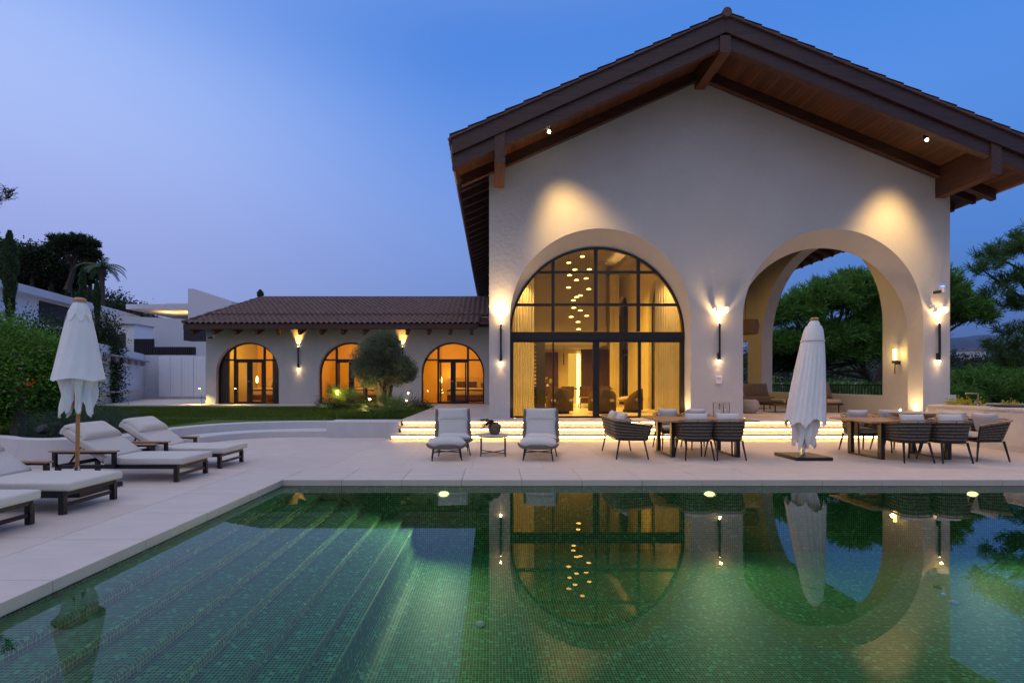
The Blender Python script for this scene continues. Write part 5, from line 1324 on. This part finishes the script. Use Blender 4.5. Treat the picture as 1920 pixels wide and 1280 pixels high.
# left: citrus hedge tree, shrubs
def left_plants():
    b = (PX(35, 9.7), 9.7, .36)
    X = lambda px: PX(px, 10.2); Z = lambda py: PZ(py, 10.2)
    add_tree('citrus_tree', 'dense bright green bushy tree with an orange flower at the left edge', 'tree', b, (b[0]-.1, 9.8, 2.0), .16,
             [(X(10), 10.2, Z(690), .95, .9, .85), (X(62), 10.4, Z(700), .62, .7, .75), (X(-60), 10.2, Z(670), 1.1, .9, .95), (X(78), 10.6, Z(740), .36, .5, .45), (X(25), 9.8, Z(745), .8, .6, .5), (X(35), 9.5, Z(700), .8, .5, .7)], 75000, .07, .034, 'hedge_leaf', shell=.25, clump=40, spread=.17, limbs=9)
    f = thing('orange_blossom', 'single orange flower on the bushy tree at the left edge', 'flower', (PX(61, 9.6), 9.55, PZ(717, 9.55)))
    p, d, _, _ = blob_points([(0, 0, 0, .05, .04, .04)], 30, clump=6); npmesh('petals', leaf_quads(p, d, .04, .03), 4, 'orange_flower', f)
    shrub(90, 14.2, .4, 1.25, 2.0, 'hedge_leaf', 'leafy green hedge bush behind the citrus tree', 9000, .08, .036, 'hedge_bush', 'bush', ry=.9)
    shrub(30, 17.0, .4, 2.2, 2.6, 'hedge_leaf', 'broad hedge bush farther back at the left edge of the lawn', 9000, .10, .045, 'hedge_bush', 'bush', ry=1.2)
    for px, y, z, rx, rz, lab in ((60, 20, .4, 1.6, 3.0, 'dark shrub rising above the hedge at the far left'), (112, 21, .4, 1.3, 2.9, 'dark leafy shrub above the hedge left of the parasol top'), (193, 24, .4, .55, 3.7, 'dark glossy shrub just right of the left parasol top')):
        shrub(px, y, z, rx, rz, 'dark_leaf', lab, 20000, .12, .06, 'dark_shrub', 'shrub')
    for px, y, rx, lab in ((95, 9.6, .5, 'blue green feathery shrub behind the black spotlight'), (165, 10.0, .55, 'blue green feathery shrub behind the left parasol'), (215, 10.8, .5, 'blue green feathery shrub behind the far lounger')):
        shrub(px, y, .38, rx, .34, 'sage_leaf', lab, 4200, .05, .012, 'feathery_shrub', 'shrub', up=1.0)
    s = thing('black_garden_spotlight', 'round black garden spotlight on the low curved wall', 'garden light', (PX(80, 8.75), 8.75, .47))
    m = MB(); m.lathe([(.001, -.03), (.085, -.03), (.095, .02), (.07, .06), (.001, .07)], n=22); o = m.build('head', 'black', s, smooth=True); o.rotation_euler = (R(65), 0, 0); o.location = (0, 0, .10)
    m = MB(); m.cyl((0, 0, -.1), .015, .12, 8); m.build('stake', 'black', s)
left_plants()
# right: stone pines
gp = 'stone pines beyond the villa'
def pines():
    def P(px, py, y): return (PX(px, y), y, PZ(py, y))
    Y = 30
    b = P(1524, 745, Y)
    add_tree('pine_tree', 'broad stone pine seen through the open right arch', 'pine tree', (b[0], Y, .3), P(1560, 600, Y), .28,
             [(*P(1545, 575, Y), 2.1, 1.8, 1.5), (*P(1490, 600, Y), 1.6, 1.6, 1.4), (*P(1600, 560, Y), 1.9, 1.6, 1.6), (*P(1470, 650, Y), 1.3, 1.3, .9), (*P(1560, 640, Y), 2.2, 1.6, 1.2), (*P(1620, 640, Y), 1.8, 1.6, 1.4), (*P(1500, 655, Y), 2.0, 1.6, 1.1), (*P(1585, 670, Y), 2.2, 1.4, .9), (*P(1650, 610, Y), 1.4, 1.4, 1.3)], 2300, .40, .035, 'pine_leaf', pine=True, limbs=16, group=gp, per=30)
    Y = 33
    b = P(1628, 745, Y)
    add_tree('pine_tree', 'taller stone pine showing on both sides of the right pier', 'pine tree', (b[0], Y, .3), P(1690, 590, Y), .34,
             [(*P(1640, 570, Y), 2.2, 1.8, 1.9), (*P(1720, 560, Y), 3.0, 2.0, 2.2), (*P(1790, 590, Y), 2.0, 1.6, 1.6), (*P(1815, 600, Y), 1.2, 1.3, 1.1), (*P(1690, 640, Y), 2.6, 1.6, 1.4)], 1300, .44, .04, 'pine_leaf', pine=True, limbs=14, group=gp, per=28)
    Y = 31
    b = P(1655, 745, Y)
    add_tree('pine_tree', 'leaning pine trunk with dark lower branches at the edge of the open arch', 'pine tree', (b[0], Y, .3), P(1600, 660, Y), .24,
             [(*P(1590, 665, Y), 1.8, 1.4, .8), (*P(1500, 680, Y), 1.7, 1.4, .7), (*P(1450, 690, Y), 1.0, 1.2, .9)], 420, .4, .035, 'dark_leaf', pine=True, limbs=10, group=gp, per=26)
    Y = 19
    bl = [(*P(1890, 478, Y), 1.0, .9, .42), (*P(1845, 505, Y), .5, .7, .28), (*P(1905, 528, Y), .85, .9, .38), (*P(1862, 552, Y), .45, .6, .22), (*P(1935, 575, Y), 1.1, 1.0, .45), (*P(1905, 622, Y), .40, .6, .2),
          (*P(1885, 652, Y), .70, .7, .25), (*P(1925, 680, Y), .8, .8, .32), (*P(1960, 450, Y), 1.3, 1.1, .5), (*P(2010, 520, Y), 1.6, 1.4, .9), (*P(2010, 640, Y), 1.4, 1.2, .7)]
    add_tree('pine_tree', 'near pine whose long needled branches enter at the right edge of the photo', 'pine tree', (PX(2010, Y), Y, -1), P(2010, 480, Y), .25, bl, 620, .30, .017, 'pine_dark', pine=True, limbs=26, group=gp, per=40, shell=.3)
    for i, (px, py, y, rx, rz) in enumerate(((1815, 742, 24, 2.0, 1.1), (1860, 735, 26, 2.2, 1.3), (1920, 745, 24, 2.6, 1.0), (1770, 760, 22, 1.5, .8), (1560, 745, 27, 5, .75))):
        lab = ['rounded pine bush just right of the villa corner', 'tallest pine bush above the outdoor counter tap', 'pine bush at the right edge above the counter', 'small dark bush behind the wall stub', 'long low hedge behind the balustrade'][i]
        r = thing('pine_bush', lab, 'bush', (PX(px, y), y, -1.0), group='pine bushes below the terrace')
        pine_foliage(r, [(PX(px, y), y, PZ(py, y), rx, rx*.6, rz)], 420, .30, name='foliage', w=.03, per=24, shell=.5)
        m = MB(); m.tube([(0, 0, -.5), (0, 0, PZ(py, y)+1.0)], [.12, .05], 6); m.build('stem', 'bark', r)
    for i, (px, y, rx) in enumerate(((1795, 11.4, .28), (1822, 11.2, .25), (1895, 10.6, .22))):
        r = shrub(px, y+.25, .80, rx, .16, 'yellow_flower', ['yellow flowering plants at the left end of the counter planter', 'yellow flowering plants beside the counter tap', 'yellow flowering plants at the right end behind the dish'][i], 700, .05, .022, 'flower_clump', 'flowers', group='yellow flowers in the counter planter')
pines()
# ================================================================== FAR GROUND
def terrain(name, x0, x1, y0, y1, nx, ny, h, m):
    vs = []; fs = []
    for j in range(ny+1):
        for i in range(nx+1):
            x = x0+(x1-x0)*i/nx; y = y0+(y1-y0)*j/ny; vs.append((x, y, h(x, y)))
    for j in range(ny):
        for i in range(nx): a = j*(nx+1)+i; fs.append((a, a+1, a+nx+2, a+nx+1))
    mb = MB(); mb.add(vs, fs); return struct(mb, name, m, smooth='all')
from mathutils import noise as mn
def fb(x, y, s): return mn.fractal(Vector((x/s, y/s, 3.7)), 1.0, 2.0, 5)
M['hill_green'] = mat('hill_green', (.045, .055, .03), .95, var=.6, scale=.06, bump=1, bscale=.4)
M['hill_brown'] = mat('hill_brown', (.13, .10, .07), .95, var=.5, scale=.04)
M['mountain'] = mat('mountain', (.055, .095, .17), .95, var=.25, scale=.004)  # blue of distant haze put into the base colour
def hr(x, y):
    t = (y-120)/150; s = max(0, min(1, t)); s = s*s*(3-2*s)
    return -1.55+s*(17+3.5*fb(x, y, 60))*(1+.12*math.sin(x/40))
terrain('hillside', 60, 520, 110, 340, 90, 50, hr, 'hill_green')
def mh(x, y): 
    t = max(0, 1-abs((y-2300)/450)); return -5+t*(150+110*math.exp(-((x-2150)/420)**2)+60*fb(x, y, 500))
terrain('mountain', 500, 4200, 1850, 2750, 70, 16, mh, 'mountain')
# bushes over the far hillside: one mass nobody could count
B = []
for _ in range(520):
    y = rng.uniform(125, 300); x = rng.uniform(.48, 1.5)*y; rr_ = rng.uniform(1.5, 4.5); B.append((x, y, hr(x, y)+rr_*.3, rr_*1.3, rr_*1.1, rr_*.8))
pts, out, _, _ = blob_points(B, 70000, shell=.5, clump=40, spread=.35)
o = npmesh('hillside_scrub', leaf_quads(pts, out+rng.normal(size=out.shape)*.6, .95, .8), 4, 'dark_leaf'); tag(o, 'dark green scrub and small trees covering the far hillside', 'scrub', kind='stuff')
def far_house(px, py, y, w, h, label, roofc=True, d=8):
    x, z = PX(px, y), PZ(py, y); r = thing('distant_house', label, 'house', (x, y, z))
    m = MB(); m.box(-w/2, 0, -2, w/2, d, h); m.build('wall', 'house_white', r)
    if roofc:
        m = MB(); m.add([(-w/2-.6, -.6, h), (w/2+.6, -.6, h), (w/2+.6, d+.6, h), (-w/2-.6, d+.6, h), (-w/4, d/2, h+w*.14), (w/4, d/2, h+w*.14)], [(0, 1, 5, 4), (1, 2, 5), (2, 3, 4, 5), (3, 0, 4), (3, 2, 1, 0)]); m.build('roof', 'tile_roof', r)
    for x_ in (-.28, -.1): m = MB(); m.box(w*x_, -.05, h*.45, w*x_+w*.07, 0.02, h*.45+w*.08); m.build('window', 'shade_glass', r)
    return r
far_house(1836, 668, 230, 6.5, 3.0, 'white villa with tiled roof on top of the far hill at the right')
far_house(1817, 671, 232, 5.5, 1.4, 'low tiled annex left of the white villa on the far hill', True, 4)
far_house(1905, 722, 120, 7, 2.2, 'white building glimpsed at the right edge above the bushes', False)
far_house(1590, 727, 130, 9, 1.6, 'white building glimpsed between the pine trunks through the open arch', False)
far_house(1490, 727, 135, 6, 1.4, 'white building glimpsed left of the closed parasol through the arch', False)
# ---- neighbour side, left
def neighbours():
    H = lambda *a, **k: thing(*a, **k)
    w = H('boundary_wall', 'long pale rendered boundary wall behind the white cabinet', 'wall', (-20, 27, .45))
    m = MB(); a = (-17.9, 21.8); b = (PX(270, 30.5), 30.5); c = (PX(392, 31.5), 31.5)
    def wall(m, p, q, z0, za, zb, t=.3):
        d = Vector((q[0]-p[0], q[1]-p[1])).normalized(); n_ = Vector((-d.y, d.x))*t
        vs = [(p[0], p[1], z0), (q[0], q[1], z0), (q[0], q[1], zb), (p[0], p[1], za)]; vs += [(x+n_.x, y+n_.y, z) for x, y, z in vs]
        m.add(vs, [(0, 1, 2, 3), (7, 6, 5, 4), (3, 2, 6, 7), (0, 4, 5, 1), (1, 5, 6, 2), (0, 3, 7, 4)])
    wall(m, (-24, 14), a, .3, 3.3, 3.25); wall(m, a, b, .3, 3.25, 3.25); wall(m, b, c, .3, 3.2, 3.25); wpart(m, 'wall', 'house_white', w)
    sh = H('wall_shelf', 'slim grey shelf rail high on the boundary wall', 'shelf', (-19, 26, 2.7))
    m = MB(); p1 = Vector((PX(193, 22.6), 22.6, 2.75)); p2 = Vector((PX(268, 29.8), 29.8, 2.75)); m.beam(p1+Vector((.3, -.1, 0)), p2+Vector((.3, -.1, 0)), .35, .07)
    for k in range(6): q = p1.lerp(p2, k/5.5)+Vector((.25, -.1, -.2)); m.box(q.x-.1, q.y-.1, q.z-.1, q.x+.1, q.y+.1, q.z+.2)
    wpart(m, 'rail', 'concrete', sh)
    sh = H('wall_bench', 'thin grey ledge low on the boundary wall', 'ledge', (-19, 26, 1.0)); m = MB(); m.beam(p1+Vector((.3, -.1, -1.75)), p2+Vector((.3, -.1, -1.75)), .3, .06); wpart(m, 'ledge', 'concrete', sh)
    # white louvred cabinet
    Y = 30.3; x0, x1 = PX(297, Y), PX(385, Y); z0, z1 = .47, PZ(669, Y)
    cb = H('storage_cabinet', 'white four door storage cabinet against the boundary wall', 'cabinet', ((x0+x1)/2, Y, .47))
    m = MB(); m.box(x0, Y+.05, z0, x1, Y+.8, z1+.06); wpart(m, 'carcass', 'house_white', cb)
    for k in range(4):
        a_ = x0+(x1-x0)*k/4+.015; b_ = x0+(x1-x0)*(k+1)/4-.015; m = MB(); m.box(a_, Y, z0+.12, b_, Y+.05, z1)
        for j in range(3): xx = a_+(b_-a_)*(j+.5)/3; m.box(xx-.04, Y-.012, z0+.2, xx+.04, Y, z1-.1)
        wpart(m, 'door', 'white_paint', cb)
    # upper terrace wall, gatehouse, dark gates
    t = H('terrace_wall', 'tall pale retaining wall rising behind the boundary wall', 'wall', (-30, 40, 0))
    Y = 40; m = MB(); wall(m, (PX(150, Y), Y), (PX(400, 41), 41), -1.5, PZ(588, Y), PZ(601, 41), .5); wpart(m, 'wall', 'house_white', t)
    g = H('gatehouse', 'small white flat roofed gatehouse above the boundary wall', 'gatehouse', (PX(225, 37), 37, .5)); Y = 37
    m = MB(); m.box(PX(203, Y), Y, .5, PX(252, Y), Y+2, PZ(609, Y)); wpart(m, 'wall', 'white_paint', g)
    m = MB(); m.box(PX(201, Y), Y-.15, PZ(609, Y), PX(254, Y), Y+2.1, PZ(606.5, Y)); wpart(m, 'roof', 'concrete', g)
    m = MB(); m.box(PX(208, Y), Y-.02, PZ(652, Y), PX(236, Y), Y+.0, PZ(626, Y)); wpart(m, 'opening', 'shade_glass', g)
    for (pa, pb, ya, yb, lab) in ((205, 229, 660, 637, 'dark slatted gate under the small gatehouse'), (251, 288, 662, 635, 'dark slatted gate beside the small white gatehouse'), (289, 366, 664, 650, 'long low dark slatted fence above the boundary wall')):
        Y = 36; f = H('slatted_fence', lab, 'fence', (PX((pa+pb)/2, Y), Y, 0)); m = MB(); xa, xb = PX(pa, Y), PX(pb, Y); x = xa
        while x < xb: m.box(x, Y, .5, x+.09, Y+.06, PZ(yb, Y)); x += .14
        m.box(xa, Y+.06, .5, xb, Y+.10, PZ(yb, Y)-.05); wpart(m, 'slats', 'navy', f)
    # long white house running away on the left
    n_ = H('long_white_house', 'long low modern white house with flat roof on the left hillside', 'house', (-37, 44, 3))
    def at(px, zz, py): y = (zz-HC)*F/(VY-py); return Vector((PX(px, y), y, zz))
    Zt = 9.0; A = at(-60, Zt, 505); B_ = at(262, Zt, 592); 
    d = (B_-A).normalized(); nn = Vector((-d.y, d.x, 0))
    if nn.x > 0: nn = -nn
    m = MB()
    def slab(m, p, q, z0, z1, off0, off1):
        vs = []
        for z in (z0, z1):
            for c_ in (p+nn*off0, q+nn*off0, q+nn*off1, p+nn*off1): vs.append((c_.x, c_.y, z))
        m.add(vs, [(0, 1, 2, 3), (4, 7, 6, 5), (0, 4, 5, 1), (1, 5, 6, 2), (2, 6, 7, 3), (3, 7, 4, 0)])
    slab(m, A, B_, Zt-.6, Zt, 0, 8); wpart(m, 'roof', 'house_white', n_)
    m = MB(); slab(m, A, B_, Zt-3.2, Zt-.6, .9, 7); wpart(m, 'wall', 'white_paint', n_)
    L_ = (B_-A).length
    for t0, t1, mm in ((.36, .56, 'shade_glass'), (.80, .86, 'shade_glass')):
        m = MB(); slab(m, A.lerp(B_, t0), A.lerp(B_, t1), Zt-2.6, Zt-.75, .84, .9); wpart(m, 'window', 'navy', n_)
    m = MB(); slab(m, A, B_, -1, Zt-3.2, -.1, 7); wpart(m, 'base_wall', 'house_white', n_)
    # farther villa: warm lit soffit and a tall blade wall
    v = H('hill_villa', 'modern villa with warm lit roof soffit and tall grey blade wall behind the wing', 'house', (PX(320, 52), 52, 4)); Y = 52
    m = MB(); m.box(PX(236, Y), Y, PZ(579, Y), PX(362, Y), Y+9, PZ(570, Y)); m.box(PX(305, Y), Y+.5, PZ(570, Y), PX(360, Y), Y+8, PZ(567, Y)); wpart(m, 'roof', 'house_white', v)
    m = MB(); m.prism([(PX(359, Y), PZ(640, Y)), (PX(440, Y), PZ(640, Y)), (PX(440, Y), PZ(566, Y)), (PX(369, Y), PZ(543, Y)), (PX(359, Y), PZ(543, Y))], Y-.6, Y+6, 'y'); wpart(m, 'blade_wall', 'house_white', v)
    m = MB(); m.box(PX(300, Y), Y+5, PZ(605, Y), PX(362, Y), Y+5.3, PZ(579, Y)); m.box(PX(236, Y), Y+8.5, PZ(605, Y), PX(300, Y), Y+9, PZ(592, Y)); wpart(m, 'wall', 'house_white', v)
    m = MB(); m.box(PX(236, Y), Y, PZ(640, Y), PX(362, Y), Y+9, PZ(601, Y)); wpart(m, 'base', 'house_white', v)
    for px in (290, 330): spot('soffit_glow', (PX(px, Y), Y+2.5, PZ(600, Y)), (PX(px, Y), Y+3, 20), 260, 150, 1, (1, .62, .2), .1, v)
    # dark block under the wing eave
    k = H('dark_annex', 'dark grey annex wall glimpsed under the left end of the wing roof', 'annex', (PX(362, 33), 33, 1)); m = MB(); m.box(PX(344, 33), 33, 4.35, PX(384, 33), 34, PZ(612, 33)); wpart(m, 'wall', 'navy', k)
    # hill and its trees
    def hl(x, y):
        t = max(0, min(1, (-x-26-(y-60)*.05)/50)); return -1.5+t*19*max(0, min(1, (y-38)/30))+.8*fb(x, y, 14)*t
    terrain('left_hill', -150, -26, 38, 150, 60, 50, hl, 'hill_green')
    BB = []
    for _ in range(420):
        y = rng.uniform(60, 100); x = -(y*.74+rng.uniform(-3, 45)); rr_ = rng.uniform(1, 2.6); BB.append((x, y, hl(x, y)+rr_*.3, rr_*1.2, rr_, rr_*.8))
    pts, out, _, _ = blob_points(BB, 60000, shell=.4, clump=40, spread=.3)
    o = npmesh('hill_scrub', leaf_quads(pts, out+rng.normal(size=out.shape)*.6, .42, .3), 4, 'dark_leaf'); tag(o, 'dense dark shrubs covering the slope above the long white house', 'scrub', kind='stuff')
    def P(px, py, y): return (PX(px, y), y, PZ(py, y))
    Y = 62
    add_tree('umbrella_pine', 'dark umbrella pine with open crown on the left hill', 'pine tree', P(126, 540, Y), P(145, 462, Y), .35,
             [(*P(148, 458, Y), 2.2, 2, .9), (*P(128, 470, Y), 1.9, 2, 1.1), (*P(165, 478, Y), 1.2, 1.4, .9), (*P(110, 452, Y), .9, 1, .6)], 700, .42, .06, 'dark_leaf', pine=True, limbs=18, per=22)
    for i, (px, py, w_, h_) in enumerate(((60, 490, 3.3, 2.2), (95, 495, 3.0, 2.6), (30, 500, 3.0, 2.2), (2, 478, 2.4, 2.2), (168, 510, 1.9, 1.7), (115, 520, 2.6, 1.7), (75, 530, 3, 1.6))):
        add_tree('broadleaf_tree', ['spreading dark tree just right of the tall cypress', 'dark tree between the cypress and the umbrella pine', 'dark tree behind the tall cypress', 'dark tree at the very left edge of the hill', 'dark tree below the right side of the umbrella pine', 'low dark tree at the umbrella pine foot', 'low dark tree behind the long white house roof'][i], 'tree',
                 P(px, py+50, 66+i), P(px, py, 66+i), .3, [(*P(px, py, 66+i), w_, w_*.8, h_), (*P(px+12, py-14, 66+i), w_*.6, w_*.6, h_*.55)], 4200, .34, .2, 'dark_leaf', group='dark trees on the left hill', limbs=7, shell=.4)
    for i, (px, yt, yb, y, w_) in enumerate(((18, 436, 600, 30, .42), (155, 506, 590, 42, .26), (182, 532, 600, 40, .24), (488, 545, 562, 60, .35))):
        r = thing('cypress_tree', ['tall thin cypress at the left edge of the photo', 'thin cypress rising behind the left parasol top', 'thin cypress just right of the left parasol top', 'tiny cypress tip showing above the wing roof'][i], 'cypress', (PX(px, y), y, PZ(yb, y)-.6), group='thin cypress trees')
        zt, zb = PZ(yt, y), PZ(yb, y)-.4; nn_ = 9000; t = rng.random(nn_)**.8; a_ = rng.uniform(0, 2*math.pi, nn_)
        rad = w_*(np.sin(np.pi*np.clip(1-t, 0, 1)**.6)*.8+.2)*np.where(t > .8, (1-t)/.2*.8+.2, 1)*(.75+.25*np.sin(a_*3+t*30))*rng.uniform(.6, 1.05, nn_)
        c = np.stack([PX(px, y)+rad*np.cos(a_), y+rad*np.sin(a_), zb+(zt-zb)*t], 1)-np.array(r.location); d = np.stack([np.cos(a_)*.3, np.sin(a_)*.3, np.full(nn_, 1.0)], 1)+rng.normal(size=(nn_, 3))*.2
        npmesh('crown', leaf_quads(c, d, .20, .055), 4, 'cypress_leaf', r); m = MB(); m.cyl((0, 0, -1), .08, 1.5+zt-zb-1, 8, .02); m.build('trunk', 'bark', r)
    # date palm
    Y = 58; px0, pyc = 191, 501; r = thing('palm_tree', 'tall palm with drooping fronds on the left hill', 'palm', P(191, 562, Y))
    m = MB(); top = Vector((0, 0, PZ(pyc, Y)-PZ(562, Y))); m.tube([(0, 0, -1.5), top*.5, top], [.34, .28, .3], 9); m.build('trunk', 'bark', r)
    V = []; ra = MB()
    for i in range(15):
        az = 2*math.pi*i/15+.2; e0 = random.uniform(.2, 1.1); p = Vector(top); d = Vector((math.cos(az)*math.cos(e0), math.sin(az)*math.cos(e0), math.sin(e0))); path = [p.copy()]
        for k in range(14):
            p = p+d*.19; d = (d+Vector((0, 0, -.115))).normalized(); path.append(p.copy()); side = d.cross(Vector((0, 0, 1))).normalized()
            for s in (-1, 1):
                for j in (0, .5):
                    q = p+d*.24*j; tip = q+(side*s*.8+d*.5+Vector((0, 0, -.35)))*.62*(1-k/22); w_ = d*.045; V += [q-w_, q+w_, tip+w_*.4, tip-w_*.4]
        ra.tube(path, .03, 4)
    ra.build('frond_stem', 'palm_leaf', r); npmesh('fronds', np.array([tuple(v) for v in V]), 4, 'sage_leaf', r)
    # branch tip at the left edge
    Y = 20
    add_tree('pine_tree', 'pine whose small branch tip enters high at the left edge', 'pine tree', (PX(-130, Y), Y, 0), P(-110, 400, Y), .2, [(*P(-6, 365, Y), .4, .5, .3), (*P(-100, 370, Y), 1.8, 1.2, 1.0)], 160, .25, .02, 'dark_leaf', pine=True, limbs=6, per=30)
neighbours()
